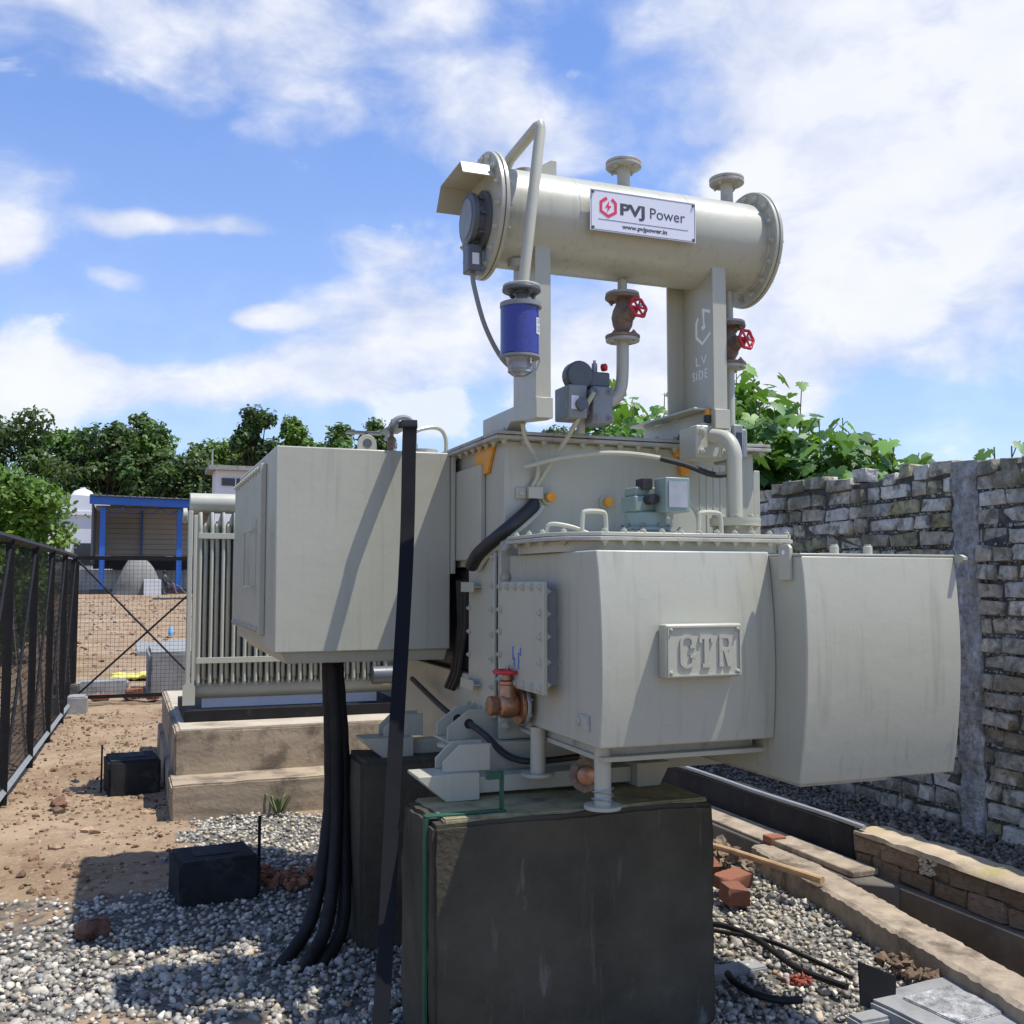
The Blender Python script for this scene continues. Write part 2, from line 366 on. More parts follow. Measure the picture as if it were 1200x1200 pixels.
# ------------------------------------------------------------------ ground (one sheet)
def n2(x, y, s, o=0.0): return mnoise.noise(Vector((x * s + o, y * s - o, o * 1.7)))
def kerb_x(y):                                       # near edge of the drain kerb, slightly crooked
    return 2.96 + (y - 2.8) * .165
GR_POLY = [(-1.6, 5.15), (-.50, 5.42), (-.15, 5.75), (.22, 5.85), (.30, 6.4), (.42, 7.4), (1.6, 7.4), (3.4, 7.4), (3.4, 1.0), (-1.6, 1.0)]
def in_poly(x, y, P):
    c = False; j = len(P) - 1
    for i in range(len(P)):
        if (P[i][1] > y) != (P[j][1] > y) and x < (P[j][0] - P[i][0]) * (y - P[i][1]) / (P[j][1] - P[i][1]) + P[i][0]: c = not c
        j = i
    return c
def gravel_mask(x, y):
    if n2(x, y, 1.3, 7.7) + .5 * n2(x, y, 4.5, 2.2) > .50: return random.random() < .35     # trodden bare patches
    xx = x + .22 * n2(x, y, 2.3, 3.1) + .08 * n2(x, y, 9, 1.2); yy = y + .20 * n2(x, y, 2.1, 8.8) + .08 * n2(x, y, 8, 5.2)
    return in_poly(xx, yy, GR_POLY)
def ground_z(x, y):
    if y > 17: base = .019 * (y - 17) if y < 70 else 1.0
    else: base = 0.0
    kx = kerb_x(y)
    if y < 9 and x > kx + .1:
        if x < 3.72: return -.38
        return .14 if x < 4.62 else .30
    z = base + .030 * n2(x, y, .55, 2.0) + .018 * n2(x, y, 2.1, 4.0) + .012 * n2(x, y, 6.5, 1.0)
    if not in_poly(x, y, GR_POLY): z += .012 * abs(n2(x, y, 14, 6)) + .008 * n2(x, y, 27, 2)
    if x < -1.0 and y < 9: z -= .02
    k = max(0, min(1, (abs(x) - 30) / 60)) if y > 17 else 0
    return z * (1 if y < 17 else 1) - .02
xs = np.concatenate([[-900, -400, -200, -100, -60, -35, -20, -12, -8, -6, -5], np.arange(-4, 4.75, .05), [5.0, 5.5, 7, 10, 15, 22, 35, 60, 100, 200, 400, 900]])
ys = np.concatenate([[-600, -200, -80, -30, -12, -6, -3, 0], np.arange(1.0, 12, .05), np.arange(12, 24, .15), np.arange(24, 70, 1.0), [75, 90, 120, 200, 400, 800, 1500]])
gv = []; gm = []
for y in ys:
    for x in xs:
        gv.append((float(x), float(y), ground_z(float(x), float(y)))); gm.append(1.0 if (y < 8 and -2 < x < 3.3 and gravel_mask(x, y)) else 0.0)
nx = len(xs); gf = [(j * nx + i, j * nx + i + 1, (j + 1) * nx + i + 1, (j + 1) * nx + i) for j in range(len(ys) - 1) for i in range(nx - 1)]
me = bpy.data.meshes.new('ground'); me.from_pydata(gv, [], gf)
me.polygons.foreach_set('use_smooth', [True] * len(gf))
at = me.color_attributes.new('gravel', 'FLOAT_COLOR', 'POINT'); at.data.foreach_set('color', np.repeat(np.array(gm, np.float32), 4))
m = bpy.data.materials.new('soil'); m.use_nodes = True; MATS['soil'] = m
T = NT(m.node_tree); b = T.n['Principled BSDF']; co = T.add('ShaderNodeTexCoord').outputs['Object']
a = T.noise(co, .9, 6, .6); c = T.mix(T.maprange(a, .32, .68), (.235, .158, .092), (.385, .285, .185))
c = T.mix(T.maprange(T.noise(co, 5.5, 6, .65), .52, .72), c, (.17, .105, .065))
c = T.mix(T.maprange(T.noise(co, 28, 4, .6), .56, .75, 0, .7), c, (.50, .40, .30))
gat = T.add('ShaderNodeAttribute', attribute_name='gravel').outputs['Fac']
c = T.mix(gat, c, T.mix(T.maprange(T.noise(co, 40, 3), .35, .65), (.075, .07, .06), (.19, .175, .15)))
T.l.new(c, b.inputs['Base Color']); b.inputs['Roughness'].default_value = .95; b.inputs['Specular IOR Level'].default_value = .15
bp = T.add('ShaderNodeBump', ins={'Strength': .9, 'Distance': .02, 'Height': T.noise(co, 26, 7, .65)}); T.l.new(bp.outputs[0], b.inputs['Normal'])
me.materials.append(m); ground = bpy.data.objects.new('ground', me); COL.objects.link(ground); struct(ground)

# scattered lumps as one mesh each: pebbles, clods
def ico(level):
    bm = bmesh.new(); bmesh.ops.create_icosphere(bm, subdivisions=level, radius=1.0)
    v = np.array([p.co[:] for p in bm.verts]); f = np.array([[q.index for q in t.verts] for t in bm.faces]); bm.free(); return v, f
def lumps(name, pts, sizes, cols, material, level=2, rough=.22, flat=(.55, .85), facet=False):
    """pts (n,3); many small stones in one mesh, each with its own shape, turn and tint"""
    V, F = ico(level); n = len(pts); nv = len(V)
    shapes = []
    for k in range(24):
        d = V * (1 + rough * RNG.normal(size=(nv, 1)) * .5); d = d + rough * np.sin(V @ RNG.normal(size=(3, 3)) * 2.0 + RNG.normal(size=3)) * .6; shapes.append(d)
    shapes = np.array(shapes)[RNG.integers(0, 24, n)]
    sc = np.stack([RNG.uniform(.75, 1.25, n), RNG.uniform(.6, .95, n), RNG.uniform(*flat, n)], 1) * np.asarray(sizes)[:, None]
    shapes = shapes * sc[:, None, :]
    az = RNG.uniform(0, 6.283, n); tl = RNG.normal(0, .35, n); t2 = RNG.normal(0, .35, n)
    ca, sa, ct, st, c2, s2 = np.cos(az), np.sin(az), np.cos(tl), np.sin(tl), np.cos(t2), np.sin(t2); o, l = np.zeros(n), np.ones(n)
    Rz = np.stack([np.stack([ca, -sa, o], 1), np.stack([sa, ca, o], 1), np.stack([o, o, l], 1)], 1)
    Rx = np.stack([np.stack([l, o, o], 1), np.stack([o, ct, -st], 1), np.stack([o, st, ct], 1)], 1)
    Ry = np.stack([np.stack([c2, o, s2], 1), np.stack([o, l, o], 1), np.stack([-s2, o, c2], 1)], 1)
    R = Rz @ Rx @ Ry
    vv = np.einsum('nij,nkj->nki', R, shapes) + np.asarray(pts)[:, None, :]
    ff = (F[None] + (np.arange(n) * nv)[:, None, None]).reshape(-1, 3)
    me = bpy.data.meshes.new(name); me.vertices.add(n * nv); me.vertices.foreach_set('co', vv.astype(np.float32).ravel())
    me.loops.add(ff.size); me.loops.foreach_set('vertex_index', ff.astype(np.int32).ravel())
    me.polygons.add(len(ff)); me.polygons.foreach_set('loop_start', np.arange(0, ff.size, 3, dtype=np.int32))
    me.polygons.foreach_set('use_smooth', np.full(len(ff), not facet)); me.update(calc_edges=True)
    at = me.color_attributes.new('tint', 'FLOAT_COLOR', 'POINT')
    at.data.foreach_set('color', np.repeat(np.concatenate([np.asarray(cols), np.ones((n, 1))], 1), nv, 0).astype(np.float32).ravel())
    me.materials.append(MATS[material]); o = bpy.data.objects.new(name, me); COL.objects.link(o); return o
def pebble_cols(n, warm=0.0):
    base = np.array([[.27, .265, .26], [.38, .375, .36], [.50, .485, .46], [.64, .62, .57], [.46, .41, .33], [.20, .20, .20], [.32, .33, .34], [.54, .45, .34], [.42, .27, .19]])
    w = np.array([.18, .2, .16, .12, .1, .1, .1, .03, .01]); c = base[RNG.choice(len(base), n, p=w / w.sum())]
    return np.clip(c * RNG.uniform(.70, 1.3, (n, 1)) * np.array([[1.08, 1.02, .90]]), 0, 1)
def strewn(n, x0, x1, y0, y1, ok):
    out = []
    for _ in range(n):
        x, y = random.uniform(x0, x1), random.uniform(y0, y1)
        if ok(x, y): out.append((x, y))
    return out
def blocked(x, y): return (1.0 < x < 2.06 and 3.40 < y < 3.66) or x > kerb_x(y) + .02
pts = strewn(21000, -1.5, 3.4, 2.55, 5.0, lambda x, y: gravel_mask(x, y) and not blocked(x, y) and not (x < -.75 and y < 3.4))
pts3 = [(x, y, ground_z(x, y) + random.uniform(-.004, .016)) for x, y in pts]
stuff(tag(lumps('gravel', pts3, np.clip(RNG.lognormal(-4.45, .33, len(pts3)), .006, .028), pebble_cols(len(pts3)), 'pebble', 2, .26), 'loose grey and white pebbles covering the ground around the pedestals', 'gravel'))
pts = strewn(9500, -.6, 3.6, 5.0, 7.5, lambda x, y: gravel_mask(x, y) and x < kerb_x(y) + .02)
pts3 = [(x, y, ground_z(x, y) + random.uniform(-.004, .014)) for x, y in pts]
stuff(tag(lumps('gravel', pts3, RNG.uniform(.010, .019, len(pts3)), pebble_cols(len(pts3)) * 1.15, 'pebble', 1, .14), 'pale pebbles spread in front of the stepped concrete plinth', 'gravel'))
pts = strewn(6500, -2.2, 1.0, 4.6, 13.5, lambda x, y: not gravel_mask(x, y) and random.random() < .35 + .65 * (n2(x, y, 1.6, 9) > .05))
pts3 = [(x, y, ground_z(x, y) + .002) for x, y in pts]
sz = RNG.uniform(.006, .02, len(pts3)) * (1 + 1.4 * (RNG.random(len(pts3)) < .06))
cc = np.array([[1, 1, 1], [.55, .5, .45], [1.2, 1.15, 1.1], [.7, .6, .52]])[RNG.integers(0, 4, len(pts3))] * RNG.uniform(.75, 1.1, (len(pts3), 1))
stuff(tag(lumps('soil_clods', pts3, sz, cc, 'clod', 1, .3, facet=True), 'crumbly brown clods strewn over the bare sandy soil', 'clods'))
pts = strewn(2600, -6, 6, 14.8, 58, lambda x, y: random.random() < .5 + .5 * (n2(x, y, .4, 3) > 0))
pts3 = [(x, y, ground_z(x, y) + .01) for x, y in pts]
cc = np.array([[1, 1, 1], [.7, .65, .6], [1.4, 1.45, 1.5], [.95, .75, .62]])[RNG.integers(0, 4, len(pts3))] * RNG.uniform(.75, 1.1, (len(pts3), 1))
stuff(tag(lumps('rubble', pts3, RNG.uniform(.02, .065, len(pts3)), cc, 'clod', 1, .45, facet=True), 'broken stone rubble littering the building plot beyond the gate', 'rubble'))
# red brick crumbs lying on the gravel
crumb_pts = [(.74, 5.75, .03), (.80, 5.62, .02), (.90, 5.70, .02), (.68, 5.66, .02), (.86, 5.55, .02), (.97, 5.62, .02), (1.02, 5.75, .02)]
stuff(tag(lumps('brick_crumbs', crumb_pts * 6 + [(x + random.uniform(-.15, .15), y + random.uniform(-.12, .12), z) for x, y, z in crumb_pts * 8], RNG.uniform(.012, .04, 98), np.tile([[.95, .55, .42]], (98, 1)) * RNG.uniform(.7, 1.2, (98, 1)), 'clod', 1, .45, facet=True),
          'orange brick crumbs on the gravel behind the near black block', 'rubble'))

# ------------------------------------------------------------------ drain, kerb, terrace by the boundary wall
def kerb_strip(y0, y1, n, w, z0, z1, jag=.008):
    b = MB(); vs = []; 
    for i in range(n + 1):
        y = y0 + (y1 - y0) * i / n; x = kerb_x(y) + .012 * n2(y, 0, 3.0, 2)
        j = [random.uniform(-jag, jag) for _ in range(4)]
        vs += [(x + j[0], y, z0), (x + .01 + j[1], y, z1 - .012 + j[1]), (x + .03, y, z1 + j[2] * .5), (x + w - .015 + j[3], y, z1 + j[3] * .5), (x + w + j[0], y, z1 - .015), (x + w, y, z0 - .3)]
    fs = [(i * 6 + k, (i + 1) * 6 + k, (i + 1) * 6 + k + 1, i * 6 + k + 1) for i in range(n) for k in range(5)]
    fs += [tuple(range(6)), tuple(range(n * 6, n * 6 + 6))]
    return b.add(vs, fs)
struct(kerb_strip(1.2, 5.05, 150, .21, -.15, .105, .0035).build('kerb', 'kerb_concrete', smooth=28))
b = MB().box(3.60, 3.72, 1.2, 4.57, -.6, .09).box(3.42, 3.66, 4.57, 9.0, -.6, .10)
b.hexa([(3.43, 4.28, -.6), (3.60, 4.15, -.6), (3.60, 4.57, -.6), (3.42, 4.57, -.6), (3.43, 4.28, .10), (3.60, 4.15, .10), (3.60, 4.57, .10), (3.42, 4.57, .10)])
struct(b.build('drain_wall', 'drain_concrete', bevel=.012))
struct(MB().box(3.44, 3.655, 5.1, 8.6, .10, .118).build('drain_ledge', 'kerb_concrete', bevel=.006))
struct(MB().box(3.455, 3.62, 4.33, 5.06, .10, .135).build('drain_ledge', 'kerb_concrete', bevel=.008))
inst_brick = MB().box(3.44, 3.54, 5.00, 5.09, .105, .15).build('loose_brick', 'red_brick', bevel=.006)
tag(inst_brick, 'red brick end set in the far drain ledge beside the black beam', 'brick')
b = MB(); N = 40
for i in range(N):
    pass
beam = MB().box(3.665, 3.80, 4.585, 9.5, -.1, .285).build('black_beam', 'bitumen', bevel=.012)
tag(beam, 'long black tar painted kerb beam running along the drain', 'beam')
pipe = MB().tube([(3.675, 4.50 + i * .35, .298 + .003 * math.sin(i * 1.7)) for i in range(15)], .013, 10).build('conduit_pipe', 'pvc')
tag(pipe, 'thin grey plastic pipe lying on top of the black beam', 'pipe')
# strip of earth and gravel at the wall foot, the wall's shade darkened into its tint
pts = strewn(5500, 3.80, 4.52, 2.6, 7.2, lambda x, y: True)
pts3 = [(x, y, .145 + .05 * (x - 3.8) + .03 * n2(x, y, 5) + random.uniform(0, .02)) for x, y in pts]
stuff(tag(lumps('wall_foot_gravel', pts3, RNG.uniform(.008, .022, len(pts3)), pebble_cols(len(pts3)) * .45, 'pebble', 1, .25), 'stony earth along the foot of the boundary wall with its shade put into the colour', 'gravel'))

# low brick wall
def brick_mesh(seed):
    r = random.Random(seed); bm = bmesh.new(); bmesh.ops.create_cube(bm, size=1.0)
    bmesh.ops.bevel(bm, geom=bm.edges[:], offset=.085, segments=1, affect='EDGES')
    for v in bm.verts: v.co += Vector((r.uniform(-.10, .10), r.uniform(-.045, .045), r.uniform(-.10, .10)))
    bmesh.ops.triangulate(bm, faces=bm.faces)
    me = bpy.data.meshes.new('brick'); bm.to_mesh(me); bm.free()
    me.polygons.foreach_set('use_smooth', [True] * len(me.polygons)); me.set_sharp_from_angle(angle=rad(50)); return me
LB = [brick_mesh(90 + k) for k in range(6)]
for q in LB: q.materials.append(MATS['old_brick'])
lw = thing('low_brick_wall', 'low weathered brick wall with pale plastered top beside the drain', 'brick wall', (3.7, 3.5, .09))
MB().box(3.665, 3.865, 1.25, 4.53, .0, .26).build('core', 'drain_concrete', lw)
for c in range(2):
    y = 4.548; k = 0
    while y > 1.3:
        L = random.uniform(.19, .25) if not (c == 0 and k == 0) else .115
        z0 = .094 + c * .084; me_ = LB[random.randrange(6)]
        inst('brick', me_, lw, (3.702 + random.uniform(-.006, .006), y - L / 2, z0 + .039), Matrix.Rotation(random.uniform(-.025, .025), 3, 'X').to_quaternion(), (.115, L, .080))
        y -= L + random.uniform(.002, .012); k += 1
vs = []; n = 44
for i in range(n + 1):
    y = 1.25 + (4.55 - 1.25) * i / n; j = lambda: random.uniform(-.007, .007)
    vs += [(3.642 + j(), y, .258), (3.650 + j(), y, .278 + j()), (3.76, y, .286 + j()), (3.868 + j(), y, .278 + j()), (3.872, y, .25)]
fs = [(i * 5 + k, (i + 1) * 5 + k, (i + 1) * 5 + k + 1, i * 5 + k + 1) for i in range(n) for k in range(4)] + [tuple(range(5)), tuple(range(n * 5, n * 5 + 5)), ]
m = mat('plaster_cap', (.42, .33, .225), .9, var=.25, scale=7, dirt=(.36, .31, .10), dirt_lo=.56, dirt_hi=.66, dscale=1.8, bump=.004, bscale=40)
MB().add(vs, fs).build('plaster_cap', 'plaster_cap', lw, smooth=50)
stuff(child(lumps('mortar_blob', [(3.65, 4.02 + random.uniform(-.05, .05), .225 + random.uniform(-.045, .045)) for _ in range(40)], RNG.uniform(.007, .017, 40), np.tile([[1.6, 1.9, 2.4]], (40, 1)), 'clod', 1, .3, facet=True), lw))

# boundary wall of rough bricks
bw = thing('boundary_wall', 'old grey brick boundary wall with rough mortar and a concrete column', 'brick wall', (4.6, 5, .1))
MB().box(4.519, 4.74, 1.0, 15.0, -.2, 2.235).build('core', 'mortar', bw)
BM = [[brick_mesh(s * 3 + k) for s in range(6)] for k in range(3)]
for k, mn in enumerate(('wall_brick', 'wall_brick_white', 'wall_brick_moss')):
    for q in BM[k]: q.materials.append(MATS[mn])
CH = .1015; far = MB(); count = 0
def add_brick(y, L, z, h, hx=0.0):
    global count
    if y < 4.50 < y + L: L = 4.50 - y
    elif 4.50 <= y < 4.69: L -= 4.69 - y; y = 4.69
    if L < .03: return
    k = 1 if random.random() < .28 else (2 if n2(y, z, 1.6, 5) + random.uniform(-.25, .25) > .34 else 0)
    x = 4.557 + random.uniform(-.020, .020) + hx
    if 3.80 < y < 6.75 and z > .02 and not (y > 4.75 and .70 < z < 1.58) and count < 298:
        count += 1
        inst('brick', BM[k][random.randrange(6)], bw, (x, y + L / 2, z + h / 2), Matrix.Rotation(random.uniform(-.03, .03), 3, 'X').to_quaternion() @ Matrix.Rotation(random.uniform(-.05, .05), 3, 'Z').to_quaternion(), (.12, L, h))
    else:
        bb = MB().box(x - .055, x + .05, y, y + L, z, z + h); far.add(bb.v, bb.f)
for c in range(24):
    z = -.12 + c * CH; y = 1.1 + random.uniform(0, .15)
    top = z > 2.12
    while y < 14.6:
        hdr = random.random() < (.75 if top else .38)
        L = (.118 if hdr else .245) * random.uniform(.94, 1.06)
        zz = z + .014 * n2(y, c, .8, 3) + random.uniform(-.004, .004) + (random.uniform(-.03, .025) if top else 0)
        if not (top and random.random() < .08):
            add_brick(y, L, zz, .083 * random.uniform(.88, 1.07))
        y += L + random.uniform(.010, .024)
stuff(far.build('brick_rows', 'wall_brick', bw, smooth=0))
# rough column cast against the bricks
b = MB(); vs = []; n = 90; mcol = 7
for i in range(n + 1):
    z = -.1 + 2.385 * i / n
    for k in range(mcol):
        t = k / (mcol - 1); y = 4.504 + .184 * t + (random.uniform(-.008, .008) if k in (0, mcol - 1) else 0)
        x = 4.483 + (.03 if k in (0, mcol - 1) else 0) + random.uniform(-.009, .009) + .016 * n2(y, z, 9) + .010 * n2(y, z, 31, 4)
        vs.append((x, y, z))
vs2 = [(4.72, 4.504, -.1), (4.72, 4.688, -.1), (4.72, 4.504, 2.285), (4.72, 4.688, 2.285)]
fs = [(i * mcol + k, i * mcol + k + 1, (i + 1) * mcol + k + 1, (i + 1) * mcol + k) for i in range(n) for k in range(mcol - 1)]
o = len(vs); fs += [tuple(range(n * mcol, n * mcol + mcol)) + (o + 3, o + 2)]
fs += [tuple(i * mcol for i in range(n + 1)) + (o + 2, o), tuple(i * mcol + mcol - 1 for i in range(n + 1)) + (o + 3, o + 1)]
MB().add(vs + vs2, fs).build('column', 'column_concrete', bw, smooth=40)
# mortar squeezed out between the bricks
pts3 = []
for _ in range(3200):
    c = random.randrange(1, 23); y = random.uniform(3.8, 6.75)
    if 4.50 < y < 4.69: continue
    pts3.append((4.514 + random.uniform(-.006, .006), y, -.12 + c * CH - .008 + .010 * n2(y, c, .8, 3) + random.uniform(-.006, .006)))
stuff(child(lumps('squeezed_mortar', pts3, RNG.uniform(.005, .014, len(pts3)), np.tile([[1.05, 1.5, 2.1]], (len(pts3), 1)) * RNG.uniform(.5, 1.2, (len(pts3), 1)), 'clod', 1, .45, facet=True), bw))

# ------------------------------------------------------------------ pedestals and stepped plinth
def rough_block(x0, x1, y0, y1, z0, z1, bev, jag, seed, cuts=10):
    r = random.Random(seed); bm = bmesh.new(); bmesh.ops.create_cube(bm, size=1.0)
    for v in bm.verts: v.co = Vector(((x0 + x1) / 2 + v.co.x * (x1 - x0), (y0 + y1) / 2 + v.co.y * (y1 - y0), (z0 + z1) / 2 + v.co.z * (z1 - z0)))
    bmesh.ops.bevel(bm, geom=bm.edges[:], offset=bev, segments=2, affect='EDGES')
    bmesh.ops.subdivide_edges(bm, edges=[e for e in bm.edges if e.calc_length() > .12], cuts=cuts, use_grid_fill=True)
    for v in bm.verts:
        d = mnoise.noise_vector(v.co * 5.0 + Vector((seed, 0, 0))); e = mnoise.noise_vector(v.co * 17.0 + Vector((seed, 3, 0)))
        v.co += (d * .6 + e * .4) * jag
    return bm
def bm_obj(name, bm, material, parent=None, smooth=40):
    me = bpy.data.meshes.new(name); bmesh.ops.recalc_face_normals(bm, faces=bm.faces); bm.to_mesh(me); bm.free()
    me.polygons.foreach_set('use_smooth', [True] * len(me.polygons)); me.set_sharp_from_angle(angle=rad(smooth))
    me.materials.append(MATS[material]); o = bpy.data.objects.new(name, me); COL.objects.link(o)
    if parent is not None: child(o, parent)
    return o
p1 = thing('concrete_pedestal', 'large dark stained concrete pedestal under the front of the transformer', 'pedestal', (1.53, 3.53, 0))
bm_obj('block', rough_block(.985, 2.075, 3.375, 3.79, -.1, .775, .014, .016, 1, 16), 'wet_concrete', p1)
bm_obj('top_layer', rough_block(1.03, 2.06, 3.40, 3.78, .765, .786, .006, .007, 4), 'olive_concrete', p1)  # thin top layer, paler and more olive than the block below
p2 = bm_obj('concrete_pedestal', rough_block(.985, 2.3, 4.52, 4.86, -.1, .80, .02, .010, 2), 'wet_concrete')
tag(p2, 'second dark concrete pedestal wall behind the hanging black cables', 'pedestal')
pl = thing('stepped_plinth', 'sunlit tan concrete plinth with two steps under the radiators', 'plinth', (1.5, 9, 0))
bm_obj('lower_step', rough_block(.31, 3.2, 7.37, 10.6, -.1, .218, .012, .012, 5, 22), 'tan_concrete', pl)
bm_obj('upper_step', rough_block(.345, 3.2, 7.74, 10.6, .20, .525, .012, .010, 6, 22), 'tan_concrete', pl)
bm_obj('worn_top', rough_block(.38, 3.17, 7.76, 10.5, .50, .535, .004, .004, 7, 18), 'pale_concrete', pl)

# ------------------------------------------------------------------ THE TRANSFORMER
TR = thing('power_transformer', 'large pebble grey power transformer with conservator drum and red handwheel valves', 'transformer', (1.9, 4.6, .79))
# main tank
b = MB().box(1.44, 2.64, 3.93, 5.7, 1.66, 2.175).box(1.72, 2.62, 4.36, 5.7, 1.18, 1.66).box(1.44, 2.62, 4.36, 5.7, .86, 1.18).box(1.44, 2.64, 3.96, 4.26, .86, 1.66)
b.build('main_tank', 'paint', TR, bevel=.006)
MB().box(1.415, 1.4395, 4.16, 5.6, 1.69, 2.10).build('side_pad', 'paint', TR, bevel=.005)
fl = MB().box(1.385, 2.70, 3.875, 5.75, 2.1755, 2.190).box(1.388, 2.697, 3.878, 5.75, 2.1945, 2.208).box(1.41, 2.68, 3.90, 5.7, 2.1895, 2.195).build('top_flange', 'weathered', TR, bevel=.002)
for i in range(15): bolt(fl, (1.43 + i * .088, 3.905, 2.176), (0, 0, -1), .013)
for i in range(16): bolt(fl, (1.412, 3.98 + i * .09, 2.176), (0, 0, -1), .013)
for i in range(15): bolt(fl, (1.43 + i * .088, 3.905, 2.208), (0, 0, 1), .010, 'weathered')
# stiffening ribs on the lit right end of the tank front
for i in range(5): MB().cyl((2.36 + i * .035, 3.9302, 1.70), (2.36 + i * .035, 3.9302, 2.1), .004, n=8).build('weld_rib', 'paint', TR)
MB().box(2.665, 2.70, 3.97, 4.02, 1.0, 2.10).build('corner_post', 'paint', TR, bevel=.003)
# orange lifting angles and plugs
b = MB().hexa([(1.425, 4.02, 2.17), (1.4385, 4.02, 2.17), (1.4385, 4.26, 2.17), (1.425, 4.26, 2.17), (1.425, 4.10, 2.055), (1.4385, 4.10, 2.055), (1.4385, 4.26, 2.055), (1.425, 4.26, 2.055)])
b.build('orange_bracket', 'orange_paint', TR, bevel=.002)
b = MB().box(2.225, 2.30, 3.905, 3.929, 2.14, 2.174).box(2.252, 2.298, 3.905, 3.929, 2.055, 2.14)
b.build('orange_bracket', 'orange_paint', TR, bevel=.002)
for x, z in ((1.64, 1.943), (1.905, 1.93)):
    o = MB().lathe([(.030, 0), (.030, .012), (.020, .014), (.020, .03)], (x - .01, 3.93, z), (0, -1, 0), 16).build('plug_boss', 'paint_plain', TR)
    MB().lathe([(.021, .03), (.021, .052), (.012, .055)], (x - .01, 3.93, z), (0, -1, 0), 12).build('orange_cap', 'orange_paint', o)
# flange plate between tank and tap changer, with heavy bolts
fp = MB().box(1.412, 2.36, 3.895, 3.929, .965, 1.775).build('joint_plate', 'paint', TR, bevel=.003)
for z in (1.73, 1.61, 1.50, 1.42, 1.34, 1.25, 1.13, 1.02): bolt(fp, (1.431, 3.895, z), (0, -1, 0), .017)
# bolted side door by the corner
sd = MB().box(1.412, 1.4395, 3.96, 4.25, 1.06, 1.70).build('side_cover', 'paint', TR, bevel=.003)
sp = MB().box(1.398, 1.4115, 3.935, 4.265, 1.045, 1.715).build('cover_plate', 'paint', TR, bevel=.003)
for z in (1.695, 1.07):
    for y in (3.955, 4.03, 4.10, 4.175, 4.245): bolt(sp, (1.398, y, z), (-1, 0, 0), .010)
for z in (1.58, 1.48, 1.38, 1.28, 1.17):
    for y in (3.955, 4.245): bolt(sp, (1.398, y, z), (-1, 0, 0), .010)
for z in (1.57, 1.16):
    MB().box(1.365, 1.3979, 4.09, 4.26, z - .001, z + .004).box(1.36, 1.365, 4.09, 4.26, z - .02, z + .022).build('grab_handle', 'paint_plain', sp, bevel=.001)
MB().box(1.455, 1.719, 4.262, 5.5, 1.182, 1.655).build('recess_shade_block', 'black_rubber', TR, bevel=.03)  # added black block, its colour stands in for the shade of the recess
for k in range(3): MB().tube([(1.42, 4.36 + k * .06, 1.60), (1.44, 4.42 + k * .05, 1.40), (1.43, 4.50 + k * .05, 1.17), (1.42, 4.56 + k * .05, 1.10)], .014, 8).build('loose_cable', 'black_rubber', TR)
# left hand cable box -------------------------------------------------
cb = MB().box(.60, 1.395, 4.53, 6.1, 1.285, 2.19).build('cable_box', 'paint_streaked', TR, bevel=.006)
MB().hexa([(.66, 4.57, 1.235), (1.38, 4.57, 1.235), (1.38, 6.05, 1.235), (.66, 6.05, 1.235), (.63, 4.55, 1.2845), (1.39, 4.55, 1.2845), (1.39, 6.06, 1.2845), (.63, 6.06, 1.2845)]).build('box_floor', 'paint', cb, bevel=.003)
MB().box(1.3955, 1.412, 4.505, 4.56, 1.63, 2.17).build('box_rim', 'paint_plain', cb, bevel=.002)
cv_ = MB().box(.572, .5995, 4.86, 6.06, 1.345, 2.145).build('box_cover', 'paint', cb, bevel=.004)
for i in range(10):
    for z in (2.12, 1.37): bolt(TR, (.572, 4.92 + i * .115, z), (-1, 0, 0), .012)
for y, z0, z1 in ((5.05, 1.50, 1.82),):
    MB().tube([(.57, 5.0, 1.89), (.57, 5.0, 1.53)], .004, 6).tube([(.568, 5.0, 1.84), (.55, 5.0, 1.84), (.55, 5.32, 1.84), (.55, 5.32, 1.57), (.55, 5.0, 1.57), (.568, 5.0, 1.57)], .0045, 6).build('cover_handle', 'paint_plain', cb)
for y in (4.75, 5.7):
    lug = MB().prism([(1.0, 2.1905), (1.10, 2.1905), (1.095, 2.235)] + [(1.05 + .045 * math.cos(a), 2.245 + .045 * math.sin(a)) for a in [i * math.pi / 8 for i in range(9)]] + [(1.005, 2.235)], y, y + .014, 'y').build('lifting_lug', 'paint_plain', cb, bevel=.002)
    MB().cyl((1.05, y - .0015, 2.247), (1.05, y + .0155, 2.247), .022).build('lug_hole', 'dark_grey', cb)
MB().box(1.075, 1.085, 4.9, 4.93, 2.19, 2.315).box(.985, 1.16, 4.88, 4.95, 2.315, 2.325).build('earth_bracket', 'dark_grey', cb, bevel=.001)
for x, y in ((1.185, 4.82),):
    MB().lathe([(.026, 0), (.026, .015), (.02, .02), (.024, .035), (.02, .045), (.024, .06), (.02, .07), (.024, .085), (.018, .10), (.010, .105), (.010, .15), (.016, .152), (.016, .162), (.004, .165), (.004, .19)], (x, y, 2.19), (0, 0, 1), 14).build('bushing', 'rusty_bronze', cb)
MB().box(1.13, 1.22, 4.50, 4.85, 2.312, 2.322).build('terminal_bar', 'dark_grey', cb, bevel=.001)
g = MB().lathe([(.075, 0), (.075, .014), (.068, .016), (.068, .03)], (1.31, 4.70, 2.19), (0, 0, 1), 20).build('gland_plate', 'weathered', cb)
MB().tube(spline([(1.19, 4.62, 2.19), (1.24, 4.63, 2.29), (1.36, 4.66, 2.325), (1.415, 4.68, 2.28), (1.418, 4.69, 2.15)], 5), .010, 8).build('conduit', 'paint_plain', cb)
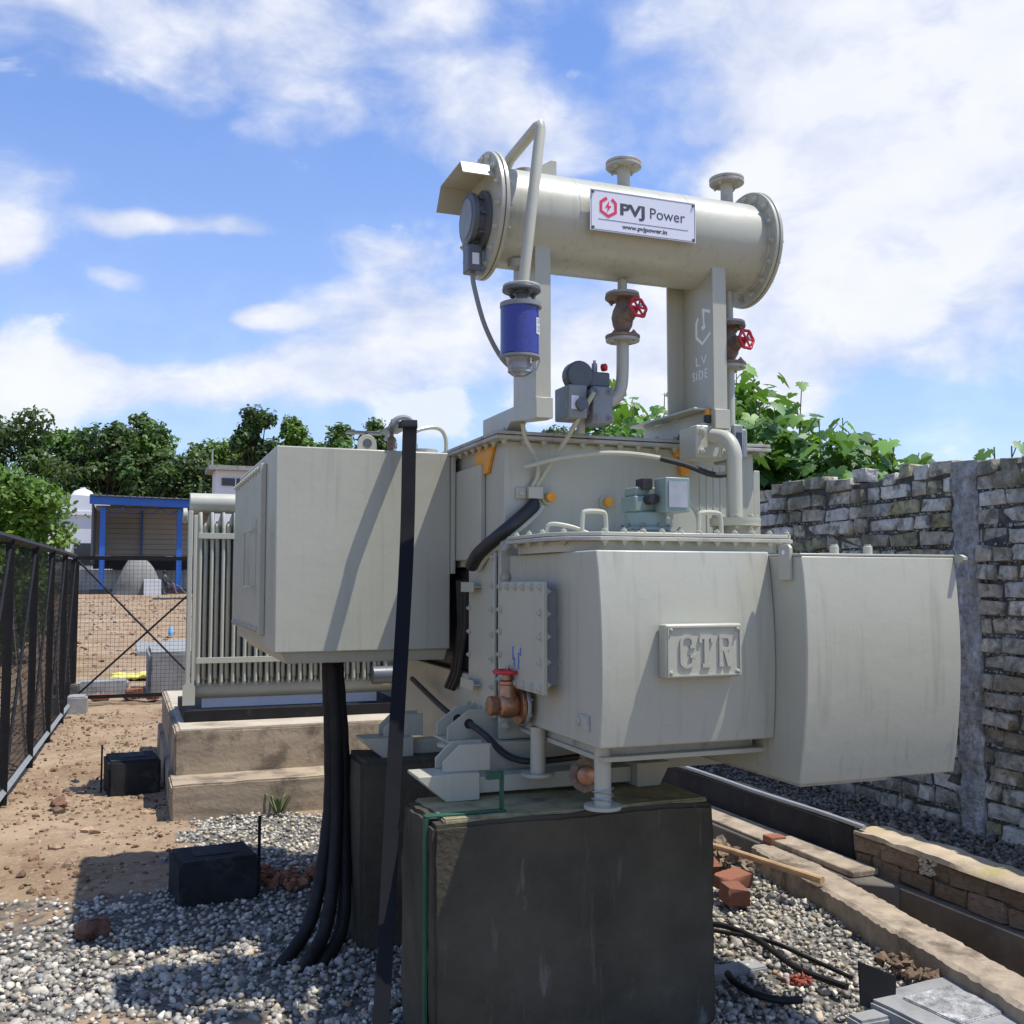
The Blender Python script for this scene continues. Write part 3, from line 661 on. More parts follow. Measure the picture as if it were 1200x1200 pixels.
MB().tube(spline([(1.20, 5.0, 2.30), (1.24, 5.0, 2.40), (1.31, 5.0, 2.42), (1.345, 5.0, 2.36), (1.345, 5.0, 2.19)], 5), .013, 8).cyl((1.345, 5.0, 2.19), (1.345, 5.0, 2.29), .019, n=10).build('conduit', 'mid_grey', cb)
MB().lathe([(.045, 0), (.045, .03), (.036, .034), (.036, .06), (.042, .062), (.042, .085)], (.905, 4.80, 1.235), (0, 0, -1), 8).build('cable_gland', 'galvanised', cb)

# tap changer tank at the front ----------------------------------------
def bulge(y_top, y_mid, y_bot, z0, z1, n=12):
    out = []
    for i in range(n + 1):
        t = i / n; y = (y_bot * (1 - t) + y_top * t) - (4 * t * (1 - t)) * ((y_bot + y_top) / 2 - y_mid); out.append((y, z0 + (z1 - z0) * t))
    return out
prof = bulge(3.07, 3.036, 3.055, 1.052, 1.700)
b = MB().prism([(3.894, 1.052)] + prof + [(3.894, 1.700)], 1.448, 2.1195, 'x')
ct = b.build('tap_changer_tank', 'paint_streaked', TR, bevel=.005)
MB().box(1.50, 2.10, 3.16, 3.85, 1.012, 1.0515).build('tank_base_ring', 'weathered', ct)
MB().box(1.49, 2.13, 3.12, 3.88, .995, 1.0115).build('tank_base_flange', 'paint_plain', ct, bevel=.002)
# raised neck and lid
def round_rect(x0, x1, y0, y1, c):
    return [(x0 + c, y0), (x1 - c * .3, y0), (x1, y0 + c * .3), (x1, y1 - c * .3), (x1 - c * .3, y1), (x0 + c, y1), (x0 + c * .3, y1 - c * .45), (x0, y1 - c), (x0, y0 + c), (x0 + c * .3, y0 + c * .45)]
MB().prism(round_rect(1.42, 2.30, 3.24, 3.86, .14), 1.7005, 1.738, 'z').build('lid_neck', 'paint', ct)
lid = MB().prism(round_rect(1.375, 2.345, 3.195, 3.885, .15), 1.7385, 1.752, 'z').build('lid_flange', 'weathered', TR, bevel=.002)
MB().prism(round_rect(1.38, 2.34, 3.20, 3.88, .15), 1.7545, 1.768, 'z').build('lid', 'paint', lid, bevel=.002)
for i in range(11):
    for z, d in ((1.7385, -1), (1.768, 1)): bolt(lid, (1.55 + i * .075, 3.215, z), (0, 0, d), .010)
for x, y in ((1.40, 3.42), (1.40, 3.55), (1.40, 3.68), (1.44, 3.32)):
    for z, d in ((1.7385, -1), (1.768, 1)): bolt(lid, (x, y, z), (0, 0, d), .010)
for x, y in ((1.62, 3.45), (2.06, 3.36)):
    MB().tube(spline([(x - .05, y, 1.765), (x - .046, y, 1.84), (x - .03, y, 1.855), (x + .03, y, 1.855), (x + .046, y, 1.84), (x + .05, y, 1.765)], 4), .009, 8).build('lid_handle', 'paint_plain', lid)
MB().tube(spline([(1.47, 3.55, 1.77), (1.48, 3.54, 1.81), (1.56, 3.52, 1.80), (1.62, 3.50, 1.775)], 5), .008, 8).build('bleed_pipe', 'paint_plain', lid)
# drive gear box on the lid
gb = MB().box(1.76, 1.985, 3.42, 3.60, 1.7685, 1.785).build('gear_base', 'weathered', TR, bevel=.002)
for x in (1.775, 1.97): bolt(gb, (x, 3.43, 1.785), (0, 0, 1), .010, 'dark_grey')
g1 = MB().lathe([(.095, 0), (.095, .018), (.082, .02), (.082, .075)], (1.865, 3.51, 1.7855), (0, 0, 1), 20).box(1.79, 1.94, 3.45, 3.57, 1.86, 1.92).box(1.80, 1.90, 3.46, 3.56, 1.92, 1.955).build('gear_housing', 'green_grey', TR, bevel=.006)
for k in range(8):
    a = k * math.pi / 4 + .2; bolt(g1, (1.865 + .089 * math.cos(a), 3.51 + .089 * math.sin(a), 1.803), (0, 0, 1), .008, 'mid_grey')
gp = MB().box(1.872, 1.975, 3.36, 3.449, 1.855, 1.985).build('gear_rating_box', 'green_grey', TR, bevel=.004)
MB().box(1.884, 1.963, 3.356, 3.3595, 1.872, 1.970).build('rating_plate', 'galvanised', gp)
MB().cyl((1.845, 3.449, 1.905), (1.845, 3.40, 1.905), .020).box(1.82, 1.86, 3.44, 3.5, 1.945, 1.985).build('gear_shaft', 'black_rubber', gp)
# small pipe arch and flange behind the gear box
MB().tube(spline([(1.96, 3.62, 1.93), (2.02, 3.62, 1.945), (2.10, 3.62, 1.93), (2.16, 3.62, 1.87), (2.18, 3.62, 1.765)], 5), .010, 8).build('vent_pipe', 'paint_plain', TR)
f1 = MB().lathe([(.03, 0), (.03, .05), (.065, .052), (.065, .064), (.066, .068), (.066, .08), (.02, .082)], (2.02, 3.70, 1.765), (0, 0, 1), 20).build('blind_flange', 'weathered', TR)
for k in range(4): bolt(f1, (2.02 + .048 * math.cos(k * 1.57 + .6), 3.70 + .048 * math.sin(k * 1.57 + .6), 1.845), (0, 0, 1), .008)
# riser pipe with surge relay
rx, ry = 2.262, 3.50
rf = MB().lathe([(.07, 0), (.055, .03), (.055, .045), (.10, .046), (.10, .060), (.101, .063), (.101, .077), (.04, .079)], (rx, ry, 1.768), (0, 0, 1), 24).build('riser_flange', 'paint', TR)
for k in range(8): bolt(rf, (rx + .08 * math.cos(k * .785 + .3), ry + .08 * math.sin(k * .785 + .3), 1.847), (0, 0, 1), .010)
for k in range(8): bolt(rf, (rx + .08 * math.cos(k * .785 + .3), ry + .08 * math.sin(k * .785 + .3), 1.813), (0, 0, -1), .009)
MB().tube(spline([(rx, ry, 1.84), (rx, ry, 2.05), (rx, ry + .005, 2.12), (rx - .01, ry + .04, 2.17), (rx - .03, ry + .11, 2.19)], 6), .030, 14).build('riser_pipe', 'paint', TR)
rl = MB().box(2.16, 2.33, 3.62, 3.76, 2.10, 2.235).box(2.20, 2.30, 3.64, 3.74, 2.235, 2.25).build('surge_relay', 'paint_plain', TR, bevel=.008)
for x in (2.185, 2.30):
    for z in (2.125, 2.21): bolt(rl, (x, 3.62, z), (0, -1, 0), .014)
MB().box(2.3305, 2.38, 3.61, 3.77, 2.09, 2.245).box(2.381, 2.41, 3.625, 3.755, 2.105, 2.23).build('relay_window', 'mid_grey', rl, bevel=.008)
MB().box(2.345, 2.37, 3.606, 3.6099, 2.12, 2.21).build('sight_glass', 'window_dark', rl)
MB().lathe([(.018, 0), (.018, .03), (.012, .032)], (2.235, 3.65, 2.25), (0, 0, 1), 12).build('relay_knob', 'black_rubber', rl)
MB().lathe([(.013, .03), (.013, .05), (.007, .06)], (2.235, 3.65, 2.25), (0, 0, 1), 12).build('relay_cap', 'orange_paint', rl)
MB().tube(spline([(1.50, 3.86, 2.06), (1.66, 3.80, 2.10), (1.85, 3.72, 2.115), (2.05, 3.66, 2.09), (2.22, 3.60, 2.03), (2.30, 3.60, 2.04), (2.36, 3.64, 2.10)], 8), .010, 8).build('relay_cable', 'paint_plain', TR)
MB().tube(spline([(2.02, 3.668, 2.0965), (2.12, 3.634, 2.069), (2.22, 3.598, 2.03), (2.30, 3.598, 2.04), (2.36, 3.638, 2.10)], 8), .0125, 8).build('cable_sleeve', 'black_rubber', TR)
# inspection cover on the side
MB().box(1.395, 1.4475, 3.40, 3.80, 1.225, 1.565).build('cover_frame', 'mid_grey', ct)
ic = MB().box(1.377, 1.3945, 3.36, 3.825, 1.195, 1.595).build('inspection_cover', 'paint', TR, bevel=.003)
for i in range(6):
    for z in (1.575, 1.215): bolt(ic, (1.377, 3.385 + i * .083, z), (-1, 0, 0), .011)
for z in (1.485, 1.40, 1.31):
    for y in (3.385, 3.80): bolt(ic, (1.377, y, z), (-1, 0, 0), .011)
for z in (1.56, 1.48, 1.40, 1.31, 1.23): bolt(ic, (1.3946, 3.372, z), (1, 0, 0), .010)
for dy, z0, l in ((3.66, 1.30, .05), (3.645, 1.275, .035), (3.58, 1.32, .03), (3.60, 1.27, .06)):
    MB().box(1.3755, 1.3769, dy - .006, dy + .006, z0, z0 + l).build('paint_mark', 'blue_mark', ic)
# raised cast nameplate
np_ = MB().box(1.657, 1.948, 2.985, 3.035, 1.278, 1.455).build('cast_nameplate', 'paint', TR, bevel=.006)
b = MB()
for x0, x1, z0, z1 in ((1.663, 1.942, 1.284, 1.289), (1.663, 1.942, 1.444, 1.449), (1.663, 1.668, 1.2895, 1.4435), (1.937, 1.942, 1.2895, 1.4435)): b.box(x0, x1, 2.979, 2.9849, z0, z1)
b.build('plate_rim', 'paint_plain', np_)
for x in (1.675, 1.930):
    for z in (1.296, 1.437): bolt(np_, (x, 2.985, z), (0, -1, 0), .007)
def ribbon(path, w, y0, y1, closed=False):
    b = MB(); P = [Vector((p[0], 0, p[1])) for p in path]; L = []; R = []
    for i in range(len(P)):
        t = (P[min(i + 1, len(P) - 1)] - P[max(0, i - 1)]).normalized(); n = Vector((-t.z, 0, t.x)); L.append(P[i] + n * w / 2); R.append(P[i] - n * w / 2)
    vs = [(q.x, y, q.z) for y in (y0, y1) for q in L + R]; n = len(P); k = 2 * n; fs = []
    for i in range(n - 1):
        fs += [(i, i + 1, n + i + 1, n + i), (k + i, k + n + i, k + n + i + 1, k + i + 1), (i, k + i, k + i + 1, i + 1), (n + i, n + i + 1, k + n + i + 1, k + n + i)]
    fs += [(0, n, k + n, k), (n - 1, k + n - 1, k + 2 * n - 1, 2 * n - 1)]
    return b.add(vs, fs)
def letter(path_list, ox, oz, sx, sz):
    for i, (pth, w) in enumerate(path_list):
        q = ribbon([(ox + p[0] * sx, oz + p[1] * sz) for p in pth], w, 2.9795 - .0004 * i, 2.9848)
        yield q
arcC = [(.5 + .45 * math.cos(a), .82 + .18 * math.sin(a)) for a in [i * math.pi / 8 for i in range(9)]] + [(.05, .5)] + [(.5 + .45 * math.cos(a), .18 + .18 * math.sin(a)) for a in [math.pi + i * math.pi / 8 for i in range(9)]]
arcC = [(.95, .66)] + arcC + [(.95, .34)]
LW = .011
CTR = {'C': [(arcC, LW), ([(.72, .66), (1.15, .66)], LW), ([(.72, .34), (1.15, .34)], LW)],
       'T': [([(0, .97), (1, .97)], LW * 1.3), ([(.05, .98), (.05, .78)], LW), ([(.95, .98), (.95, .78)], LW), ([(.5, .93), (.5, .05)], LW * 1.6), ([(.18, .03), (.82, .03)], LW * 1.2)],
       'R': [([(.18, .96), (.18, .04)], LW * 1.3), ([(.02, .97), (.6, .97), (.84, .92), (.92, .76), (.84, .60), (.6, .54), (.2, .54)], LW), ([(.5, .54), (.82, .04)], LW * 1.3), ([(.0, .03), (.36, .03)], LW), ([(.66, .03), (1.02, .03)], LW)]}
for i, ch in enumerate('CTR'):
    g = MB()
    for q in letter(CTR[ch], 1.712 + i * .072, 1.315, .048, .10): g.add(q.v, q.f)
    o = g.build('raised_letter', 'paint_plain', np_, smooth=50)
# leg pipes with base discs
for x, y, zb in ((1.515, 3.17, .835), (1.462, 3.62, .868)):
    lg = MB().cyl((x, y, zb + .012), (x, y, 1.05), .029, n=18).build('pipe_leg', 'paint', TR)
    MB().lathe([(.062, 0), (.064, .004), (.064, .012)], (x, y, zb), (0, 0, 1), 24).build('leg_disc', 'paint_plain', lg)
b = MB()
for k in range(4): b.torus((1.515, 3.17, .862 + k * .012), (.12 * (-1) ** k, .1, 1), .033 + .004 * (k % 2), .0018, 20, 5)
b.build('binding_wire', 'galvanised', TR)
bolt(ct, (1.448, 3.20, 1.125), (-1, 0, 0), .014); MB().box(1.443, 1.4479, 3.12, 3.21, 1.10, 1.15).build('earth_pad', 'weathered', ct)
# gate valves
def handwheel(c, ax, R, parent, m='red_paint'):
    b = MB().torus(c, ax, R, R * .17, 36, 8, 6, .07); u, v, w = frame(ax); c = Vector(c)
    for k in range(3):
        a = k * math.pi / 3; d = u * math.cos(a) + v * math.sin(a); b.tube([c - d * R * .95, c + d * R * .95], R * .12, 6)
    b.lathe([(R * .3, -R * .15), (R * .3, R * .2)], c, ax, 10)
    o = b.build('handwheel', m, parent, smooth=60)
    b = MB(); b.lathe([(R * .16, R * .2), (R * .16, R * .45), (R * .08, R * .5)], c, ax, 6); b.build('wheel_nut', 'galvanised', parent); return o
def flange(c, ax, r, t, parent, m='weathered', nb=4, br=.009, ph=.4, both=True, name='flange'):
    o = MB().lathe([(r * .98, 0), (r, .002), (r, t - .002), (r * .98, t)], c, ax, 24).build(name, m, parent); u, v, w = frame(ax)
    for k in range(nb):
        a = 2 * math.pi * k / nb + ph; p = Vector(c) + (u * math.cos(a) + v * math.sin(a)) * r * .76
        bolt(parent, p + w * t, w, br, m)
        if both: bolt(parent, p, -w, br, m)
    return o
# lower bronze valve on the tank side
gv_ = MB().lathe([(.030, .0), (.030, .02), (.034, .022), (.034, .05), (.045, .06), (.05, .09), (.045, .12), (.033, .13), (.037, .135), (.037, .165), (.026, .17)], (1.445, 3.66, 1.13), (-1, 0, 0), 16)
gv_.lathe([(.040, 0), (.036, .03), (.030, .06), (.036, .065), (.036, .075), (.020, .08), (.018, .10), (.009, .105), (.009, .125)], (1.355, 3.66, 1.145), (0, 0, 1), 14)
gv = gv_.build('drain_valve', 'bronze', TR, smooth=40); gv['label'] = 'bronze drain valve with red handwheel'
flange((1.423, 3.66, 1.13), (-1, 0, 0), .078, .014, gv, 'galvanised', 6, .009)
flange((1.407, 3.66, 1.13), (-1, 0, 0), .074, .014, gv, 'bronze', 0)
handwheel((1.355, 3.66, 1.255), (0, 0, 1), .048, gv)
# lower brown valve near the pedestal
lv = MB().lathe([(.03, 0), (.04, .02), (.045, .05), (.03, .07)], (1.62, 3.52, .90), (-.3, -1, 0), 14).lathe([(.03, 0), (.025, .05), (.032, .06), (.02, .09), (.01, .12)], (1.60, 3.48, .92), (0, 0, 1), 12).build('lower_valve', 'rusty_bronze', TR, smooth=40)
lv['label'] = 'rust brown valve under the tank'
flange((1.59, 3.47, .89), (-.35, -1, .05), .062, .014, lv, 'rusty_bronze', 6, .011)
MB().lathe([(.034, .0), (.034, .02), (.02, .028)], (1.585, 3.456, .891), (-.35, -1, .05), 14).build('valve_cap', 'bronze', lv)
handwheel((1.60, 3.48, 1.02), (0, 0, 1), .03, lv, 'rusty_bronze')

# right hand drive box ---------------------------------------------------
prof = bulge(2.885, 2.865, 2.915, .918, 1.682)
db = MB().prism([(3.74, .918)] + prof + [(3.74, 1.682)], 2.1205, 2.775, 'x').build('drive_box', 'paint_streaked', TR, bevel=.005)
MB().box(2.117, 2.79, 2.885, 3.75, 1.6825, 1.691).build('box_roof', 'paint_plain', db, bevel=.002)
MB().prism([(2.86, 1.691), (2.84, 1.682), (2.84, 1.672), (2.86, 1.660), (3.0, 1.660), (3.0, 1.691)], 2.7755, 2.793, 'x').build('roof_lip', 'paint_plain', db)
MB().box(2.7755, 2.785, 2.93, 3.7, .97, 1.60).build('box_side_door', 'paint', db, bevel=.002)
MB().prism([(2.93, 1.60), (2.995, 1.60), (2.995, 1.71), (2.985, 1.722), (2.94, 1.722), (2.93, 1.71)], 2.106, 2.1195, 'x').build('box_lug', 'paint_plain', db, bevel=.002)
MB().cyl((2.104, 2.963, 1.695), (2.1215, 2.963, 1.695), .008).build('lug_hole', 'print_white', db)
for x in (2.33, 2.475): MB().lathe([(.016, 0), (.016, .028), (.012, .03), (.012, .036)], (x, 2.98, 1.691), (0, 0, 1), 14).build('roof_stud', 'paint_plain', db)
MB().box(2.14, 2.5, 2.94, 3.7, .905, .9175).build('box_floor', 'weathered', db)

# skid, feet, jacking pads ---------------------------------------------------
MB().box(1.46, 2.60, 3.99, 5.65, .787, .8595).build('skid', 'paint', TR, bevel=.004)
for y in (3.66, 4.60):
    MB().prism([(1.115, .787), (1.245, .787), (1.245, .885), (1.01, .885), (1.01, .874)], y, y + .16, 'y').build('base_foot', 'paint', TR, bevel=.003)
    MB().prism([(1.90, .787), (2.0, .787), (2.045, .868), (2.045, .880), (1.90, .880)], y, y + .16, 'y').build('base_foot', 'paint', TR, bevel=.003)
    MB().box(1.2455, 1.8995, y + .05, y + .15, .80, .86).build('cross_channel', 'paint', TR, bevel=.003)
    for yy in (y + .04, y + .14):
        MB().prism([(1.115, .8855), (1.30, .8855), (1.30, .985), (1.18, .985), (1.115, .925)], yy, yy + .012, 'y').build('foot_gusset', 'paint', TR, bevel=.002)
MB().box(1.22, 1.439, 3.97, 4.19, .944, .956).build('jacking_pad', 'paint', TR, bevel=.002)
MB().lathe([(.062, 0), (.062, .012)], (1.25, 4.02, .931), (0, 0, 1), 24).build('jacking_disc', 'paint_plain', TR)
for yy in (3.99, 4.14):
    MB().prism([(1.22, .9565), (1.439, .9565), (1.439, 1.075), (1.31, 1.075), (1.22, 1.01)], yy, yy + .012, 'y').build('pad_gusset', 'paint', TR, bevel=.002)
    MB().cyl((1.31, yy - .0015, 1.02), (1.31, yy + .0135, 1.02), .020).build('gusset_hole', 'black_rubber', TR)
MB().box(1.30, 2.05, 3.84, 3.985, .79, .962).build('front_beam', 'paint', TR, bevel=.004)

# conservator ------------------------------------------------------------
cy, cz = 3.75, 3.035
cons = MB().lathe([(.193, 0), (.193, 1.19)], (1.308, cy, cz), (1, 0, 0), 56).build('conservator', 'paint_streaked', TR)
def big_flange(x, name):
    o = MB().lathe([(.244, 0), (.246, .002), (.246, .013), (.244, .015)], (x, cy, cz), (1, 0, 0), 48).lathe([(.246, .0185), (.248, .02), (.248, .031), (.246, .033)], (x, cy, cz), (1, 0, 0), 48).lathe([(.236, .0145), (.236, .019)], (x, cy, cz), (1, 0, 0), 40).build(name, 'paint', TR)
    for k in range(16):
        a = 2 * math.pi * k / 16 + .1
        p = (cy + .219 * math.cos(a), cz + .219 * math.sin(a)); bolt(o, (x, p[0], p[1]), (-1, 0, 0), .011); bolt(o, (x + .033, p[0], p[1]), (1, 0, 0), .011)
    return o
fl1 = big_flange(1.275, 'end_flange'); fl2 = big_flange(2.485, 'end_flange')
MB().torus((1.309, cy, cz), (1, 0, 0), .195, .006, 48, 6).build('weld_seam', 'paint_plain', cons)
MB().torus((2.4845, cy, cz), (1, 0, 0), .195, .006, 48, 6).build('weld_seam', 'paint_plain', cons)
MB().torus((1.62, cy, cz), (1, 0, 0), .1925, .0016, 48, 4).build('weld_seam', 'paint_plain', cons)
MB().torus((2.12, cy, cz), (1, 0, 0), .1925, .0016, 48, 4).build('weld_seam', 'paint_plain', cons)
for x in (1.905, 2.405):
    nz = MB().cyl((x, cy, cz + .17), (x, cy, cz + .30), .027, n=16).build('top_nozzle', 'paint_plain', TR)
    flange((x, cy, cz + .285), (0, 0, 1), .075, .012, nz, 'weathered', 4, .009, .5)
    flange((x, cy, cz + .299), (0, 0, 1), .075, .012, nz, 'weathered', 0)
MB().prism([(1.44, cz + .185), (1.60, cz + .185), (1.60, cz + .27), (1.575, cz + .27)], cy + .0, cy + .014, 'y').build('lifting_fin', 'paint_plain', cons)
MB().lathe([(.05, 0), (.05, .03), (.03, .034)], (1.47, cy + .02, cz + .185), (0, 0, 1), 16).build('filler_cap', 'weathered', cons)
MB().lathe([(.032, 0), (.032, .03), (.02, .032)], (1.40, cy - .06, cz - .18), (0, 0, -1), 14).build('drain_plug', 'weathered', cons)
# oil gauge with rain hood on the left end
og = MB().lathe([(.115, 0), (.115, .014), (.10, .016), (.085, .024), (.085, .045), (.100, .048), (.100, .066), (.092, .07)], (1.2745, cy - .03, cz - .03), (-1, 0, 0), 32)
ogo = og.build('oil_gauge', 'dark_grey', TR, bevel=0); ogo['label'] = 'round dark oil level gauge on the conservator end'
for k in range(8):
    a = k * math.pi / 4; MB().box(1.235, 1.262, cy - .034 + .094 * math.cos(a), cy - .026 + .094 * math.cos(a), cz - .034 + .094 * math.sin(a), cz - .026 + .094 * math.sin(a)).build('gauge_rib', 'dark_grey', ogo)
MB().lathe([(.076, .0705), (.076, .073)], (1.2745, cy - .03, cz - .03), (-1, 0, 0), 32).build('gauge_dial', 'mid_grey', ogo)
MB().box(1.20, 1.258, cy - .075, cy - .0, cz - .245, cz - .14).build('terminal_box', 'dark_grey', ogo, bevel=.006)
MB().box(1.215, 1.243, cy - .0765, cy - .0755, cz - .22, cz - .175).build('terminal_label', 'label_paper', ogo)
hd = MB().hexa([(1.145, cy - .17, cz + .095), (1.2745, cy - .17, cz + .095), (1.2745, cy - .14, cz + .145), (1.145, cy - .14, cz + .145), (1.145, cy - .172, cz + .099), (1.2745, cy - .172, cz + .099), (1.2745, cy - .142, cz + .149), (1.145, cy - .142, cz + .149)])
hd.box(1.145, 1.2745, cy - .141, cy + .12, cz + .1455, cz + .1495)
hd.hexa([(1.145, cy + .1205, cz + .145), (1.2745, cy + .1205, cz + .145), (1.2745, cy + .18, cz + .06), (1.145, cy + .18, cz + .06), (1.145, cy + .1205, cz + .149), (1.2745, cy + .1205, cz + .149), (1.2745, cy + .184, cz + .062), (1.145, cy + .184, cz + .062)])
hd.build('gauge_hood', 'paint_plain', TR)
MB().tube(spline([(1.228, cy - .04, cz - .24), (1.235, cy - .04, cz - .30), (1.28, cy - .04, cz - .45), (1.36, cy - .02, cz - .57), (1.46, cy + .02, cz - .62)], 6), .010, 8).build('gauge_cable', 'mid_grey', TR)
# breather pipe and silica breather
MB().tube([(1.37, 3.75, 3.20), (1.395, 3.74, 3.285), (1.403, 3.62, 3.297), (1.413, 3.49, 3.306), (1.418, 3.475, 3.303), (1.418, 3.468, 3.285), (1.349, 3.48, 2.70)][0:1] + [(1.372, 3.73, 3.235), (1.380, 3.70, 3.262), (1.415, 3.50, 3.315), (1.418, 3.48, 3.312), (1.4175, 3.474, 3.295), (1.349, 3.48, 2.69)], .021, 12).build('breather_pipe', 'paint', TR)
bx, by = 1.343, 3.48
br = MB().lathe([(.022, 0), (.022, .05), (.034, .052), (.034, .085)], (bx, by, 2.605), (0, 0, 1), 16).build('breather', 'dark_grey', TR)
br['label'] = 'silica gel breather filled with deep blue crystals'
flange((bx, by, 2.665), (0, 0, 1), .072, .012, br, 'dark_grey', 4, .010, .3); flange((bx, by, 2.679), (0, 0, 1), .070, .010, br, 'weathered', 0)
MB().lathe([(.076, 0), (.078, .003), (.078, .018), (.05, .022)], (bx - .003, by, 2.602), (0, 0, 1), 28).build('breather_cap', 'mid_grey', br)
MB().lathe([(.069, 0), (.072, .004), (.072, .176), (.069, .178)], (bx - .007, by, 2.424), (0, 0, 1), 32).build('gel_cylinder', 'blue_gel', br)
MB().lathe([(.073, 0), (.075, .002), (.075, .010)], (bx - .007, by, 2.414), (0, 0, 1), 28).build('breather_rim', 'mid_grey', br)
MB().lathe([(.050, 0), (.046, -.008), (.044, -.05), (.028, -.062), (.004, -.063)], (bx - .008, by, 2.4135), (0, 0, 1), 24).build('oil_cup', 'cup_glass', br)
MB().lathe([(.030, 0), (.030, -.035), (.02, -.04)], (bx - .008, by, 2.4135), (0, 0, 1), 16).build('cup_insert', 'galvanised', br)
for a in (-.4, 1.6, 3.6): MB().tube([(bx - .007 + .074 * math.cos(a), by + .074 * math.sin(a), 2.41), (bx - .007 + .06 * math.cos(a), by + .06 * math.sin(a), 2.37), (bx - .007 + .03 * math.cos(a), by + .03 * math.sin(a), 2.35)], .003, 6).build('cup_wire', 'galvanised', br)
b = MB(); vs = []
for i in range(6):
    a = -.95 + .11 * i; 
    for z in (2.50, 2.56): vs.append((bx - .007 + .0732 * math.cos(a), by + .0732 * math.sin(a), z))
b.add(vs, [(2 * i, 2 * i + 2, 2 * i + 3, 2 * i + 1) for i in range(5)]).build('breather_label', 'label_paper', br)
b = MB()
for z in (2.552, 2.545, 2.538, 2.528, 2.521, 2.513, 2.507):
    vs = [(bx - .007 + .0735 * math.cos(a), by + .0735 * math.sin(a), zz) for a in (-.88, -.78, -.68, -.58, random.choice((-.5, -.58))) for zz in (z, z + .003)]; b.add(vs, [(2 * i, 2 * i + 2, 2 * i + 3, 2 * i + 1) for i in range(4)])
b.build('label_print', 'print_dark', br)
# conservator supports
def support(x0, x1, name, wide):
    # column: channel with its back to the right; front face narrow, web behind
    c = MB().box(x0, x1, 3.615, 3.627, 2.30, cz - .10).box(x0 + .002, x0 + .014, 3.6265, 3.8605, 2.30, cz - .12).box(x0 + .014, x1, 3.848, 3.86, 2.30, cz - .12)
    o = c.build('support_column', 'paint', TR, bevel=.002)
    # bent foot beam running back over the tank lid
    pr = [(3.605, 2.225), (3.605, 2.302), (3.70, 2.3025), (4.23, 2.3025), (4.23, 2.209), (3.93, 2.209), (3.86, 2.245), (3.70, 2.25)]
    MB().prism([(3.603, 2.222), (3.603, 2.302), (4.23, 2.302), (4.23, 2.209), (3.94, 2.209), (3.885, 2.245), (3.66, 2.222)], x0 - .002, x1 + .004, 'x').build('foot_beam', 'paint', TR, bevel=.002)
    return o
s1 = support(1.452, 1.517, 'support', 0); s2 = support(2.243, 2.308, 'support', 0)
MB().box(2.17, 2.2405, 3.65, 4.23, 2.303, 2.312).box(2.17, 2.251, 3.8605, 3.873, 2.312, cz - .15).build('support_flange', 'paint', TR, bevel=.002)
# stencilled marks on the web of the right support (read from the left)
wx = 2.2445
def web_poly(pts, name, m='print_white'):
    P = [(3.80 - p[0], 2.46 + p[1]) for p in pts]; b = MB().prism(P, wx - .0012, wx, 'x'); return b.build(name, m, s2)
web_poly([(.065, .255), (.045, .23), (.045, .165), (.10, .125), (.165, .16), (.165, .172), (.10, .14), (.06, .172), (.06, .225), (.072, .243)], 'stencil_emblem')
web_poly([(.10, .285), (.165, .262), (.165, .248), (.118, .265), (.118, .225), (.125, .195), (.10, .188), (.092, .205), (.108, .21)], 'stencil_emblem')
for bod, yy, zz, w_ in (('LV', 3.755, 2.505, .085), ('SIDE', 3.785, 2.445, .12)):
    text('stencil_text', bod, .055, (wx, yy, zz), s2, 'print_white', 0, .0008, w_, '-x', 1.3)
# upper valves
def upper_valve(x, y, zt, wheel, name):
    MB().cyl((x, y, zt + .002), (x, y, cz - .17), .020, n=14).build('valve_pipe', 'paint_plain', TR)
    v = MB().lathe([(.026, 0), (.026, -.02), (.040, -.05), (.046, -.08), (.040, -.115), (.026, -.14), (.026, -.155)], (x, y, zt - .012), (0, 0, 1), 16)
    d = Vector(wheel).normalized(); c = Vector((x, y, zt - .092))
    v.lathe([(.036, .0), (.034, .04), (.024, .06), (.028, .065), (.02, .07), (.010, .10)], c, d, 12)
    v = v.build('valve_body', 'rusty_bronze', TR, smooth=40); v['label'] = 'brown cast valve with red handwheel under the conservator'
    flange((x, y, zt - .014), (0, 0, 1), .072, .014, v, 'rusty_bronze', 4, .010, .5); flange((x, y, zt + .001), (0, 0, 1), .070, .011, v, 'weathered', 0)
    flange((x, y, zt - .178), (0, 0, 1), .072, .012, v, 'rusty_bronze', 4, .010, .5); flange((x, y, zt - .192), (0, 0, 1), .070, .013, v, 'weathered', 0)
    handwheel(c + d * .10, d, .040, v); return v
upper_valve(1.895, 3.75, 2.775, (.25, -1, .25), 'valve')
upper_valve(2.405, 3.75, 2.70, (.25, -1, .1), 'valve')
MB().cyl((2.405, 3.75, 2.02), (2.405, 3.75, 2.51), .022, n=14).build('drop_pipe', 'paint', TR)
MB().tube(spline([(1.895, 3.75, 2.585), (1.893, 3.75, 2.45), (1.885, 3.75, 2.39), (1.86, 3.75, 2.345), (1.80, 3.76, 2.315), (1.76, 3.77, 2.30)], 6), .026, 14).build('relay_pipe', 'paint', TR)
